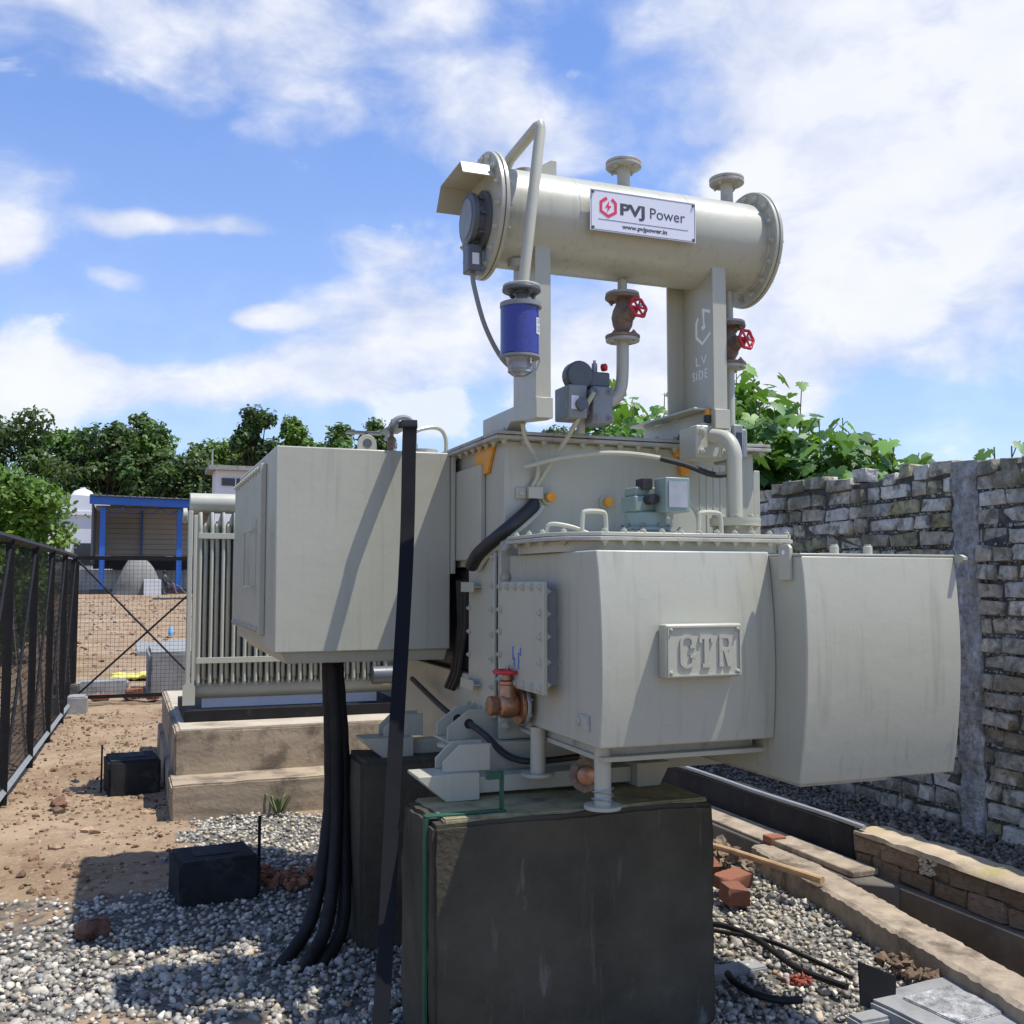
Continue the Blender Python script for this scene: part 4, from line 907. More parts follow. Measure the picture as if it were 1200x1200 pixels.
# gas relay
gr = MB().box(1.635, 1.72, 3.72, 3.86, 2.25, 2.385).box(1.745, 1.835, 3.72, 3.86, 2.235, 2.385).box(1.72, 1.745, 3.75, 3.83, 2.27, 2.36).build('gas_relay', 'mid_grey', TR, bevel=.006)
gr['label'] = 'dark grey gas relay between tank and conservator'
MB().box(1.67, 1.835, 3.745, 3.84, 2.386, 2.45).lathe([(.06, 0), (.06, .06), (.05, .065)], (1.70, 3.74, 2.43), (0, 1, 0), 20).build('relay_head', 'dark_grey', gr, bevel=.008)
MB().cyl((1.69, 3.745, 2.30), (1.69, 3.70, 2.305), .026, n=14).cyl((1.735, 3.745, 2.35), (1.735, 3.69, 2.355), .018, n=12).build('relay_gland', 'dark_grey', gr)
MB().box(1.648, 1.68, 3.7165, 3.7195, 2.285, 2.34).build('relay_label', 'label_paper', gr)
for x in (1.76, 1.82):
    for z in (2.255, 2.365): bolt(gr, (x, 3.72, z), (0, -1, 0), .011, 'mid_grey')
MB().lathe([(.012, 0), (.012, .04), (.006, .045), (.006, .055)], (1.785, 3.79, 2.45), (0, 0, 1), 10).build('test_cock', 'galvanised', gr)
MB().lathe([(.016, 0), (.016, .018), (.008, .022)], (1.815, 3.78, 2.475), (.6, -.8, 0), 10).build('cock_knob', 'red_paint', gr)
MB().box(1.72, 1.745, 3.80, 3.83, 2.20, 2.262).build('relay_bracket', 'paint_plain', gr)
# conduits down to the junction box and black bundle
jb = MB().box(1.535, 1.60, 3.895, 3.929, 1.935, 1.985).box(1.488, 1.5345, 3.92, 3.929, 1.935, 1.98).box(1.6005, 1.625, 3.92, 3.929, 1.95, 1.975).build('junction_box', 'paint_plain', TR, bevel=.002)
bolt(jb, (1.51, 3.92, 1.957), (0, -1, 0), .012); bolt(jb, (1.613, 3.92, 1.962), (0, -1, 0), .009)
MB().tube(spline([(1.47, 3.80, 2.23), (1.50, 3.84, 2.17), (1.565, 3.88, 2.09), (1.575, 3.90, 2.03), (1.555, 3.91, 1.985)], 6), .0095, 8).build('conduit', 'paint_plain', TR)
MB().tube([(1.735, 3.69, 2.354), (1.725, 3.70, 2.33), (1.66, 3.80, 2.17), (1.60, 3.90, 2.03), (1.575, 3.912, 1.985)], .0105, 8).build('conduit', 'paint_plain', TR)
MB().tube(spline([(1.57, 3.91, 1.935), (1.555, 3.90, 1.90), (1.49, 3.88, 1.84), (1.43, 3.87, 1.78), (1.395, 3.90, 1.73), (1.375, 3.96, 1.70)], 6), [.012] + [.028] * 28 + [.022, .018], 12).build('cable_bundle', 'black_rubber', TR) if False else None
P_ = spline([(1.57, 3.912, 1.935), (1.55, 3.90, 1.90), (1.47, 3.88, 1.835), (1.40, 3.92, 1.77), (1.36, 4.02, 1.71), (1.355, 4.10, 1.66)], 6)
MB().tube(P_, [.014 + .014 * min(1, i / 5) for i in range(len(P_))], 12).build('cable_bundle', 'black_rubber', TR)
P_ = [p + Vector((.028, -.012, -.02)) for p in P_[2:]]
MB().tube(P_, .010, 8).build('conduit', 'paint_plain', TR)
MB().tube(spline([(1.37, 5.1, 1.10), (1.36, 4.6, 1.03), (1.31, 4.15, 1.02), (1.31, 3.98, 1.02), (1.34, 3.88, .99), (1.42, 3.80, .91), (1.55, 3.74, .90), (1.9, 3.74, .93), (2.2, 3.8, 1.0)], 6), .013, 8).build('loose_cable', 'black_rubber', TR)

# printed sign on the conservator --------------------------------------------
sx0, sx1, sy, sz0, sz1 = 1.650, 2.119, 3.535, 2.958, 3.122
sg = MB().box(sx0, sx1, sy, sy + .003, sz0, sz1).build('name_sign', 'white_plate', TR); sg['label'] = 'white printed name sign on the conservator'
b = MB(); e = .004; y0, y1 = sy - .0009, sy - .0001
for q in ((sx0 + e, sx1 - e, sz0 + e, sz0 + e + .0014), (sx0 + e, sx1 - e, sz1 - e - .0014, sz1 - e), (sx0 + e, sx0 + e + .0014, sz0 + e + .0015, sz1 - e - .0015), (sx1 - e - .0014, sx1 - e, sz0 + e + .0015, sz1 - e - .0015)): b.box(q[0], q[1], y0, y1, q[2], q[3])
b.build('sign_border', 'print_dark', sg)
MB().box(sx0 + .035, sx1 - .035, y0, y1, sz0 + .046, sz0 + .0475).build('sign_rule', 'print_dark', sg)
for x in (sx0 + .012, sx1 - .012):
    for z in (sz0 + .012, sz1 - .012): MB().lathe([(.0055, 0), (.0055, .004), (.003, .006)], (x, sy, z), (0, -1, 0), 10).build('sign_screw', 'dark_grey', sg)
text('sign_text', 'PVJ', .062, (sx0 + .130, sy - .0002, sz0 + .076), sg, 'print_dark', .0022, .0006, .108)
text('sign_text', 'Power', .062, (sx0 + .262, sy - .0002, sz0 + .076), sg, 'print_dark', 0, .0006, .158)
text('sign_text', 'www.pvjpower.in', .024, (sx0 + .138, sy - .0002, sz0 + .020), sg, 'print_dark', .0007, .0006, .20)
hx, hz, hr = sx0 + .078, sz0 + .098, .031
hexo = [(hx + 1.18 * hr * math.sin(a) , hz + 1.18 * hr * math.cos(a)) for a in [math.radians(d) for d in (25, 60, 120, 180, 240, 300, 350)]]
MB().add(*(lambda r: (r.v, r.f))(ribbon(hexo, .0125, sy - .0012, sy - .0001))).build('sign_emblem', 'print_red', sg, smooth=0)
MB().prism([(hx + .004, hz + .026), (hx - .014, hz - .003), (hx - .001, hz - .001), (hx - .007, hz - .022), (hx + .014, hz + .006), (hx + .002, hz + .005)], sy - .0012, sy - .0001, 'y').build('sign_emblem', 'print_red', sg, smooth=0)
for x in (sx0 + .03, sx1 - .03): MB().box(x - .01, x + .01, sy + .0031, 3.63, 3.06, 3.075).build('sign_bracket', 'paint_plain', sg)

# ------------------------------------------------------------------ things hanging from or standing by the transformer
P_ = spline([(1.175, 4.52, 2.300), (1.172, 4.44, 2.312), (1.165, 4.395, 2.285), (1.155, 4.375, 2.20), (1.10, 4.20, 1.70), (.97, 3.85, .95), (.85, 3.50, .30), (.79, 3.36, -.02)], 8)
b = MB(); vs = []
for i, p in enumerate(P_):
    t = (P_[min(i + 1, len(P_) - 1)] - P_[max(i - 1, 0)]).normalized(); side = Vector((.95, -.32, 0)).normalized(); nrm = t.cross(side).normalized(); w = .034 - .008 * i / len(P_)
    for k, l in ((-1, -1), (1, -1), (1, 1), (-1, 1)): vs.append(p + side * w * k + nrm * .008 * l)
n = len(P_); fs = [(i * 4 + k, i * 4 + (k + 1) % 4, (i + 1) * 4 + (k + 1) % 4, (i + 1) * 4 + k) for i in range(n - 1) for k in range(4)] + [(3, 2, 1, 0), tuple(range(n * 4 - 4, n * 4))]
st = b.add(vs, fs).build('earth_strap', 'black_gloss', None, bevel=.003)
tag(st, 'long flat glossy black strap curving down from the top of the cable box', 'earth strap')
for k, (top, mid, end) in enumerate([((.885, 4.79, 1.16), (.890, 4.77, .50), (.63, 4.47, -.03)), ((.905, 4.77, 1.16), (.918, 4.73, .46), (.70, 4.38, -.03)), ((.93, 4.79, 1.16), (.96, 4.75, .43), (.80, 4.42, -.03))]):
    top, mid, end = map(Vector, (top, mid, end))
    P_ = spline([top + Vector((0, 0, .06)), top, top * .5 + mid * .5 + Vector((.012, .01, 0)), mid, mid * .40 + end * .60 + Vector((.06, .035, -.06)), end], 7)
    c = MB().tube(P_, [.030 + .0012 * math.sin(i * 2.1 + k) for i in range(len(P_))], 14).build('power_cable', 'dusty_black')
    tag(c, ('leftmost thick black cable hanging from the cable box into the gravel', 'middle thick black cable hanging from the cable box into the gravel', 'rightmost thick black cable hanging from the cable box into the gravel')[k], 'cable', 'black power cables')
# green earthing strip on the pedestal
gs = MB().box(.974, .984, 3.44, 3.475, .0, .785).box(.975, 1.27, 3.44, 3.475, .7875, .7935).box(1.255, 1.261, 3.44, 3.475, .794, .93).box(1.20, 1.2545, 3.445, 3.47, .90, .925).build('earthing_strip', 'green_paint', bevel=.001)
tag(gs, 'thin green metal strip running over the edge of the front pedestal', 'earth strip')

# black earth pit blocks -------------------------------------------------------
def pit_block(x, y, rz, sx, sy_, h, label, seed):
    t = thing('earth_pit_block', label, 'block', (x, y, 0), 'black earth pit blocks')
    bm = rough_block(-sx / 2, sx / 2, -sy_ / 2, sy_ / 2, -.08, h, .018, .008, seed, 6)
    M = Matrix.Translation((x, y, 0)) @ Matrix.Rotation(rz, 4, 'Z'); bm.transform(M); bm_obj('block', bm, 'black_paint_block', t)
    bm = rough_block(-sx * .28, sx * .24, -sy_ * .22, sy_ * .26, h - .006, h + .006, .004, .003, seed + 1, 4); bm.transform(M); bm_obj('inset_lid', bm, 'bitumen', t)
    return t
pit_block(.455, 5.60, .12, .40, .34, .20, 'near matt black earth pit block standing in the gravel', 21)
pit_block(.07, 8.62, .10, .38, .42, .235, 'farther matt black earth pit block beside the concrete steps', 31)
for x, y, z, w, lab in ((.685, 5.62, .36, .008, 'short black flat bar upright behind the near black block'), (-.15, 8.62, .33, .007, 'short black flat bar upright beside the farther black block')):
    tag(MB().box(x - w, x + w, y - .004, y + .004, -.05, z).build('earth_bar', 'black_steel', bevel=.001), lab, 'bar', 'earth bars')
def rock(name, x, y, z, r, mname, label, cat, seed):
    bm = bmesh.new(); bmesh.ops.create_icosphere(bm, subdivisions=3, radius=r)
    for v in bm.verts: v.co += mnoise.noise_vector(v.co * (2.2 / r) * .5 + Vector((seed, 0, 0))) * r * .55 + mnoise.noise_vector(v.co * 45 + Vector((seed, 1, 2))) * r * .22 + mnoise.noise_vector(v.co * 110) * r * .10; v.co.z *= .62
    bm.transform(Matrix.Translation((x, y, z))); o = bm_obj(name, bm, mname, None, 60); tag(o, label, cat); return o
rock('earth_lump', -.12, 5.12, .02, .075, 'brown_lump', 'reddish brown lump of earth on the gravel at left', 'lump', 3)
rock('earth_lump', -.42, 8.0, .03, .06, 'brown_lump', 'small reddish lump at the foot of the mesh fence', 'lump', 9)

# right side odds and ends ---------------------------------------------------
def loose_brick(x, y, z, rz, rx, label, s=(.22, .105, .07)):
    me = BM[0][random.randrange(6)].copy(); me.materials.clear(); me.materials.append(MATS['red_brick'])
    o = bpy.data.objects.new('loose_brick', me); COL.objects.link(o); o.matrix_basis = Matrix.Translation((x, y, z)) @ Matrix.Rotation(rz, 4, 'Z') @ Matrix.Rotation(rx, 4, 'X') @ Matrix.Diagonal((*s, 1)); tag(o, label, 'brick', 'loose red bricks by the drain'); return o
loose_brick(2.86, 4.48, .045, 1.35, .05, 'nearest of the loose red bricks beside the front pedestal', (.17, .11, .08))
loose_brick(2.98, 4.68, .05, .35, .1, 'middle loose red brick leaning on the gravel beside the pedestal')
loose_brick(2.93, 4.93, .06, -.3, .35, 'farthest loose red brick half hidden behind the pedestal corner')
pole = MB().tube([(2.95, 5.30, .15), (3.08, 4.80, .150), (3.22, 4.26, .135)], [.015, .017, .019], 10).build('wooden_pole', 'wood')
tag(pole, 'thin brown wooden pole lying across the drain kerb', 'pole')
rub = stuff(lumps('rubble', [(3.14 + random.uniform(-.12, .06), 4.95 + random.uniform(-.2, .2), .05 + random.uniform(0, .07)) for _ in range(60)], RNG.uniform(.02, .05, 60), np.tile([[.7, .75, .75]], (60, 1)), 'clod', 1, .45, facet=True)); tag(rub, 'broken mortar rubble at the end of the kerb', 'rubble')
rub = stuff(lumps('rubble', [(2.98 + random.uniform(-.05, .06), 3.42 + random.uniform(-.12, .12), .02 + random.uniform(0, .04)) for _ in range(40)], RNG.uniform(.012, .028, 40), np.tile([[.5, .45, .4]], (40, 1)), 'clod', 1, .45, facet=True)); tag(rub, 'brown clods piled against the near kerb', 'rubble')
rr = stuff(lumps('red_rag', [(2.50 + random.uniform(-.05, .05), 3.47 + random.uniform(-.03, .03), .025 + random.uniform(0, .02)) for _ in range(30)], RNG.uniform(.006, .016, 30), np.tile([[.95, .28, .24]], (30, 1)), 'clod', 1, .45, facet=True)); tag(rr, 'bright red crumpled scrap on the pebbles', 'scrap')
for pts, r_, lab in (([(2.45, 4.3, .01), (2.58, 4.16, .025), (2.62, 3.95, .03), (2.60, 3.72, .025), (2.60, 3.58, .02), (2.66, 3.38, .02)], .013, 'black hose snaking over the pebbles toward the steel plate'),
                     ([(2.50, 4.15, .02), (2.66, 3.92, .025), (2.70, 3.70, .025), (2.74, 3.45, .02)], .009, 'thinner black cable lying beside the hose on the pebbles'),
                     ([(2.30, 3.66, .02), (2.265, 3.56, .03), (2.27, 3.44, .03), (2.33, 3.36, .025), (2.42, 3.34, .02)], .014, 'short curved offcut of black hose on the pebbles')):
    tag(MB().tube(spline(pts, 8), r_, 10).build('black_hose', 'dusty_black'), lab, 'hose')
tag(bm_obj('concrete_slab', rough_block(2.20, 2.52, 3.70, 3.80, -.05, .006, .006, .006, 61, 5), 'grey_concrete'), 'narrow strip of grey cement showing among the pebbles', 'slab')
ep = thing('pit_cover', 'grey concrete pit surround with rough inset lid in the bottom right corner', 'pit cover', (2.85, 3.1, 0))
bm = rough_block(-.24, .24, -.22, .22, -.05, .045, .012, .006, 71, 6); M = Matrix.Translation((2.88, 3.05, 0)) @ Matrix.Rotation(.12, 4, 'Z'); bm.transform(M); bm_obj('surround', bm, 'grey_concrete', ep)
bm = rough_block(-.13, .13, -.13, .13, .04, .053, .004, .004, 72, 5); bm.transform(M); bm_obj('inset_lid', bm, 'column_concrete', ep)
sp_ = thing('sign_post', 'small dark rusty steel plate on a stub post standing in the pebbles', 'plate', (2.66, 3.2, 0))
MB().prism([(0, 0), (.175, -.012), (.185, .14), (.175, .155), (.0, .185)], -.003, .003, 'y')
b = MB().prism([(2.58, .03), (2.735, -.04), (2.745, .105), (2.735, .118), (2.573, .19)], 3.20, 3.207, 'y'); b.build('plate', 'black_steel', sp_, bevel=.001)
MB().box(2.665, 2.69, 3.208, 3.222, -.05, .11).build('stub_post', 'black_steel', sp_)
bm_obj('footing', rough_block(2.50, 2.64, 3.10, 3.19, -.06, .02, .01, .005, 75, 4), 'grey_concrete', sp_)

# ------------------------------------------------------------------ radiator bank on the plinth
RB = thing('radiator_bank', 'tall grey finned radiator bank standing on the stepped plinth', 'radiator', (1.2, 8.4, .535))
bs = MB().box(.425, 2.4, 8.12, 9.2, .537, .62).build('base_skid', 'black_steel', RB, bevel=.004)
MB().box(.56, 1.93, 8.30, 8.31, .60, .70).build('base_panel', 'white_plate', RB)
MB().cyl((.445, 8.32, 2.20), (2.1, 8.32, 2.20), .078, n=24).build('top_header', 'paint_plain', RB)
MB().cyl((.44, 8.32, .76), (2.1, 8.32, .76), .072, n=24).build('bottom_header', 'paint_plain', RB)
MB().lathe([(.06, 0), (.06, .03), (.04, .034)], (.41, 8.62, 2.12), (1, 0, 0), 18).build('header_plug', 'paint_plain', RB)
fin = MB(); n = 14; pf = []
pf = [(8.20, .80), (8.20, 1.98), (8.215, 2.06), (8.26, 2.13), (8.40, 2.13), (8.72, 2.06), (8.74, .86), (8.70, .80)]
for dx in (0,): fin.prism(pf, -.010, .010, 'x'); fin.cyl((0, 8.195, .82), (0, 8.195, 2.0), .013, n=8); fin.tube([(0, 8.195, 1.99), (0, 8.20, 2.05), (0, 8.235, 2.12)], .013, 8)
fme = fin.mesh('fin', 'paint_plain')
for k in range(18): inst('fin', fme, RB, (.522 + k * .0855, 0, 0))
fin2 = MB().prism([(8.24, .80), (8.24, 1.90), (8.26, 2.02), (8.29, 2.06), (8.7, 2.0), (8.72, .84)], -.008, .008, 'x'); fin2.tube([(0, 8.238, .85), (0, 8.238, 1.90), (0, 8.25, 1.97), (0, 8.285, 2.035)], .016, 8); f2 = fin2.mesh('fin', 'paint_plain')
for k in range(17): inst('fin', f2, RB, (.565 + k * .0855, 0, 0))
for z in (1.94, .99): MB().box(.505, 2.0, 8.165, 8.1815, z - .022, z + .022).build('cross_bar', 'paint_plain', RB, bevel=.002)
sf = MB().box(.43, .462, 8.16, 8.26, .70, 2.13).box(.470, .494, 8.17, 8.22, .72, 2.10).build('side_frame', 'paint_plain', RB, bevel=.004)
MB().prism([(.41, .66), (.50, .66), (.50, .80), (.45, .84), (.41, .80)], 8.14, 8.16, 'y').build('foot_plate', 'paint_plain', RB)
pv = MB().lathe([(.07, 0), (.07, .25), (.11, .255), (.11, .28), (.09, .285), (.09, .33), (.11, .335), (.11, .36), (.07, .365), (.07, .6)], (1.86, 8.15, .84), (1, 0, 0), 20).build('radiator_valve', 'dark_grey', RB)
tk = MB().box(2.1, 3.1, 8.2, 10.2, .54, 2.3).build('rear_tank', 'paint', RB, bevel=.01)

# ------------------------------------------------------------------ mesh fence on the left and cross braced gate
FE = thing('mesh_fence', 'black steel mesh fence with angle posts along the left edge of the yard', 'fence', (-.75, 10, 0))
def fx(y): return -.80 + (y - 8) * .030
py = [4.9, 6.6, 8.2, 9.75, 11.2, 12.65, 14.1]
for i, y in enumerate(py):
    MB().box(fx(y) - .03, fx(y) + .03, y - .006, y + .006, 0.0, 1.90).box(fx(y) - .03, fx(y) - .024, y + .006, y + .06, 0, 1.90).build('post', 'black_steel', FE)
    if i + 1 < len(py):
        y2 = py[i + 1]
        for a, c in (((fx(y), y + .05, .10), (fx(y2), y2 - .05, 1.82)), ((fx(y) - .02, y + .05, 1.82), (fx(y2) - .02, y2 - .05, .10))):
            MB().tube([a, c], .013, 4).build('brace', 'black_steel' if c[2] > 1 else 'galvanised', FE)
        MB().tube([(fx(y), y, 1.90), (fx(y2), y2, 1.90)], .032, 4).build('top_rail', 'black_steel', FE)
        MB().tube([(fx(y), y, .09), (fx(y2), y2, .09)], .028, 4).build('bottom_rail', 'mid_grey', FE)
b = MB(); y = 4.95
while y < 14.05: b.box(fx(y) - .010, fx(y) - .006, y, y + .004, .1, 1.86); y += .055
z = .12
while z < 1.88: b.hexa([(fx(4.9) - .012, 4.9, z), (fx(4.9) - .0102, 4.9, z), (fx(14.1) - .0102, 14.1, z), (fx(14.1) - .012, 14.1, z), (fx(4.9) - .012, 4.9, z + .0045), (fx(4.9) - .0102, 4.9, z + .0045), (fx(14.1) - .0102, 14.1, z + .0045), (fx(14.1) - .012, 14.1, z + .0045)]); z += .055
stuff(b.build('wire_mesh', 'black_steel', FE, smooth=0))
bm_obj('post_footing', rough_block(-.86, -.42, 13.55, 13.9, -.05, .19, .02, .01, 81, 5), 'grey_concrete', FE)
bm_obj('post_footing', rough_block(-.83, -.55, 14.0, 14.3, -.05, .30, .02, .01, 82, 4), 'drain_concrete', FE)
GA = thing('mesh_gate', 'black cross braced mesh gate closing the far end of the yard', 'gate', (.5, 14.25, .1))
gx0, gx1, gy = -.60, 2.4, 14.25
for name, q in (('top_rail', (gx0, gx1, 1.86, 1.91)), ('bottom_rail', (gx0, gx1, .09, .135))): MB().box(q[0], q[1], gy - .02, gy + .02, q[2], q[3]).build(name, 'black_steel', GA)
for x in (gx0, .86, gx1): MB().box(x - .022, x + .022, gy - .023, gy + .023, .085, 1.915).build('stile', 'black_steel', GA)
for x0, x1 in ((gx0, .86), (.86, gx1)):
    MB().tube([(x0, gy - .03, .11), (x1, gy - .03, 1.50)], .013, 4).build('brace', 'black_steel', GA); MB().tube([(x0, gy - .045, 1.86), (x1, gy - .045, .30)], .013, 4).build('brace', 'black_steel', GA)
b = MB(); x = gx0
while x < gx1: b.box(x, x + .003, gy + .024, gy + .026, .1, 1.88); x += .052
z = .12
while z < 1.88: b.box(gx0, gx1, gy + .027, gy + .029, z, z + .003); z += .052
stuff(b.build('wire_mesh', 'black_steel', GA, smooth=0))

# ------------------------------------------------------------------ plot beyond the gate
tag(bm_obj('concrete_culvert', rough_block(.30, 1.15, 14.9, 16.6, -.1, .62, .04, .02, 91, 6), 'grey_concrete'), 'large grey concrete box standing just beyond the gate', 'concrete box')
tag(bm_obj('concrete_slab', rough_block(-.60, .05, 15.6, 16.1, -.1, .18, .03, .02, 92, 5), 'grey_concrete'), 'low grey concrete slab on the soil beyond the gate', 'slab')
tag(bm_obj('cement_sheet', rough_block(.2, 3.0, 22, 27, .05, .17, .02, .04, 93, 6), 'grey_concrete'), 'flat pale cement patch beyond the concrete box', 'slab')
for k, (x, y, z, rz) in enumerate([(-.30, 14.75, .05, .2), (.10, 14.7, .05, .7), (.12, 14.72, .12, .1), (.36, 14.6, .05, 1.2)]):
    loose_brick(x, y, z, rz, 0, ('red brick lying left of the gate middle', 'lower red brick stacked under the gate rail', 'upper red brick stacked under the gate rail', 'red brick beside the concrete box foot')[k])['group'] = 'bricks under the gate'
tag(MB().lathe([(.06, 0), (.065, .03), (.065, .16), (.03, .22), (.028, .26)], (1.05, 27.0, .22), (0, 0, 1), 12).build('water_bottle', 'plastic_blue'), 'small blue plastic water bottle on the rubble', 'bottle')
tag(bm_obj('yellow_cloth', rough_block(-.20, .38, 17.5, 18.3, .03, .07, .01, .07, 95, 9), 'yellow_cloth'), 'crumpled yellow cloth on the soil beyond the gate', 'cloth')
# far ground level about .85 at y = 62
SH = thing('open_shed', 'open shed with bright blue steel frame and grey cladding across the plot', 'shed', (2, 62, .8))
gz = .80
MB().prism([(-2.05, 5.85), (9, 5.62), (9, 6.02), (-2.05, 6.28)], 61.2, 61.5, 'y').build('fascia', 'blue_steel', SH)
for x in (-1.35, 2.75, 6.9): MB().box(x - .14, x + .14, 61.6, 62.0, gz, 5.7).build('column', 'blue_steel', SH)
for k in range(14): MB().box(-2.0 + k * .8, -1.85 + k * .8, 61.25, 66, 6.12 - k * .018 + .02, 6.28 - k * .018 + .1).build('purlin', 'blue_steel', SH)
MB().prism([(-2.05, 6.29), (9, 6.08), (9, 6.14), (-2.05, 6.35)], 61.0, 68.2, 'y').build('roof', 'roof_sheet', SH)
for k in range(9): MB().box(-1.9, 9, 67.6 - .03 * (k % 2), 67.8, 3.2 + k * .32, 3.2 + k * .32 + .30).build('cladding_sheet', 'cladding', SH)
MB().box(-1.9, 9, 67.81, 67.9, 3.1, 6.2).build('back_lining', 'cladding', SH)
MB().box(-1.95, -1.85, 62, 67.6, 2.6, 5.9).build('side_sheet', 'roof_sheet', SH)
for k in range(28): MB().box(-1.95 + k * .39, -1.87 + k * .39, 61.0, 61.06, 6.30 - k * .0074, 6.36 - k * .0074).build('roof_rib', 'roof_sheet', SH)
for k in range(5): MB().tube([(-1.35 + k * 1.03, 61.8, 5.75 - .02 * k), (-.85 + k * 1.03, 61.8, 5.35), (-.32 + k * 1.03, 61.8, 5.73 - .02 * k)], .03, 4).build('truss_bar', 'blue_steel', SH)
for k in range(3): MB().box(.75 + k * 4.2, .85 + k * 4.2, 67.4, 67.59, gz, 5.9).build('rear_post', 'blue_steel', SH)
for x in (-1.35, 2.75): MB().box(x - .6, x + .6, 61.4, 62.2, gz - .1, gz + .30).build('column_base', 'dark_cloth', SH)
b0 = bm_obj('block_wall', rough_block(-8, 12, 68.6, 68.9, .4, 2.25, .02, .02, 96, 4), 'blockwork'); tag(b0, 'long low pale blockwork wall behind the blue shed', 'wall')
tag(MB().box(-2.0, 9, 68.2, 68.5, 2.3, 3.1).build('recess_shade_sheet', 'dark_cloth'), 'dark sheet standing in for the shaded recess behind the shed above the low wall', 'shade sheet')  # sheet added dark in place of the shade in the recess
bmt = bmesh.new(); bmesh.ops.create_icosphere(bmt, subdivisions=3, radius=1.0)
for v in bmt.verts: v.co = Vector((v.co.x * 1.25 * (1.0 if v.co.z > 0 else 1.15), v.co.y * .9, max(-.1, v.co.z) * 2.0)) + mnoise.noise_vector(v.co * 1.7) * .14
bmt.transform(Matrix.Translation((.6, 60.5, gz))); tag(bm_obj('tarpaulin_heap', bmt, 'tarpaulin', None, 70), 'grey heap under a tarpaulin in front of the shed', 'heap')
tag(bm_obj('white_crate', rough_block(.85, 1.75, 59.3, 59.9, gz - .1, gz + .85, .03, .01, 98, 3), 'white_wall'), 'pale square crate in front of the tarpaulin heap', 'crate')
# seated person leaning back by the shed
pv_ = [(0, 0, .35), (0, .10, .62), (0, .22, .95), (0, .24, 1.10), (0, .24, 1.22), (-.18, .2, .93), (-.26, .0, .70), (-.18, -.2, .55), (.18, .2, .93), (.27, .05, .72), (.2, -.18, .58), (-.1, -.05, .33), (-.14, -.45, .62), (-.16, -.62, .12), (-.16, -.78, .06), (.1, -.05, .33), (.2, -.5, .50), (.3, -.85, .12), (.3, -1.0, .08)]
pe_ = [(0, 1), (1, 2), (2, 3), (3, 4), (2, 5), (5, 6), (6, 7), (2, 8), (8, 9), (9, 10), (0, 11), (11, 12), (12, 13), (13, 14), (0, 15), (15, 16), (16, 17), (17, 18)]
pr_ = [.16, .15, .15, .055, .10, .075, .05, .04, .075, .05, .04, .10, .075, .05, .045, .10, .075, .05, .045]
pm = bpy.data.meshes.new('person'); pm.from_pydata([(x * 1.0, y, z - .02) for x, y, z in pv_], pe_, []); po = bpy.data.objects.new('person', pm); COL.objects.link(po)
sk = po.modifiers.new('skin', 'SKIN'); po.modifiers.new('sub', 'SUBSURF').levels = 1
for i, v in enumerate(pm.skin_vertices[0].data): v.radius = (pr_[i], pr_[i]); v.use_root = (i == 0)
bpy.context.view_layer.update(); em = bpy.data.meshes.new_from_object(po.evaluated_get(bpy.context.evaluated_depsgraph_get())); bpy.data.objects.remove(po)
em.name = 'person'
for mn in ('dark_cloth', 'faded_cloth', 'skin'): em.materials.append(MATS[mn])
for p in em.polygons:
    c = p.center; p.material_index = 2 if c.z > 1.0 or (c.z < .12 and c.y < -.66) else (1 if (c.y < -.12 and c.z < .8 and abs(c.x) < .4) else 0); p.use_smooth = True
po = bpy.data.objects.new('person', em); COL.objects.link(po); po.location = (2.15, 60.0, gz + .02); po.rotation_euler = (0, 0, .9); tag(po, 'person in dark clothes sitting back against the shed column', 'person')
hm = MB().lathe([(.02, 0), (.10, .03), (.115, .09), (.10, .15), (.03, .18)], (0, .25, 1.15), (0, 0, 1), 12).build('hair', 'dark_cloth', None); hm.parent = po
# white house with roof tank, small grey cabin
HO = thing('white_house', 'pale house with flat roof parapet seen behind the left tree', 'house', (-4, 75, .8))
MB().box(-5.0, -1.2, 75, 83, .6, 6.0).build('wall', 'white_wall', HO); MB().box(-5.2, -1.0, 74.8, 83.2, 6.0, 6.25).build('roof_slab', 'white_wall', HO); MB().box(-5.0, -1.2, 74.9, 75.1, 6.25, 7.3).build('parapet', 'white_wall', HO)
for x in (-3.4,): MB().box(x, x + 1.2, 74.93, 74.99, 2.6, 4.1).build('window', 'window_dark', HO)
tag(MB().lathe([(.75, 0), (.8, .1), (.8, 1.1), (.55, 1.45), (.2, 1.6), (.2, 1.7)], (-3.0, 76.5, 6.3), (0, 0, 1), 20).build('water_tank', 'white_wall'), 'white domed water tank on the pale house roof', 'water tank')
CA = thing('grey_cabin', 'small grey rooftop cabin with overhanging roof and dark window', 'cabin', (5.2, 52, .6))
MB().box(3.95, 6.6, 52, 54, .5, 7.0).build('wall', 'white_wall', CA); MB().box(3.6, 6.9, 51.6, 54.4, 7.0, 7.22).build('roof_slab', 'grey_concrete', CA)
wn = MB().box(4.25, 5.6, 51.93, 51.99, 6.25, 6.62).build('window', 'window_dark', CA); MB().box(4.88, 4.93, 51.90, 51.929, 6.25, 6.62).build('mullion', 'white_wall', wn)
MB().cyl((3.8, 52.2, 7.2), (3.8, 52.2, 8.0), .04, n=8).build('antenna', 'galvanised', CA)

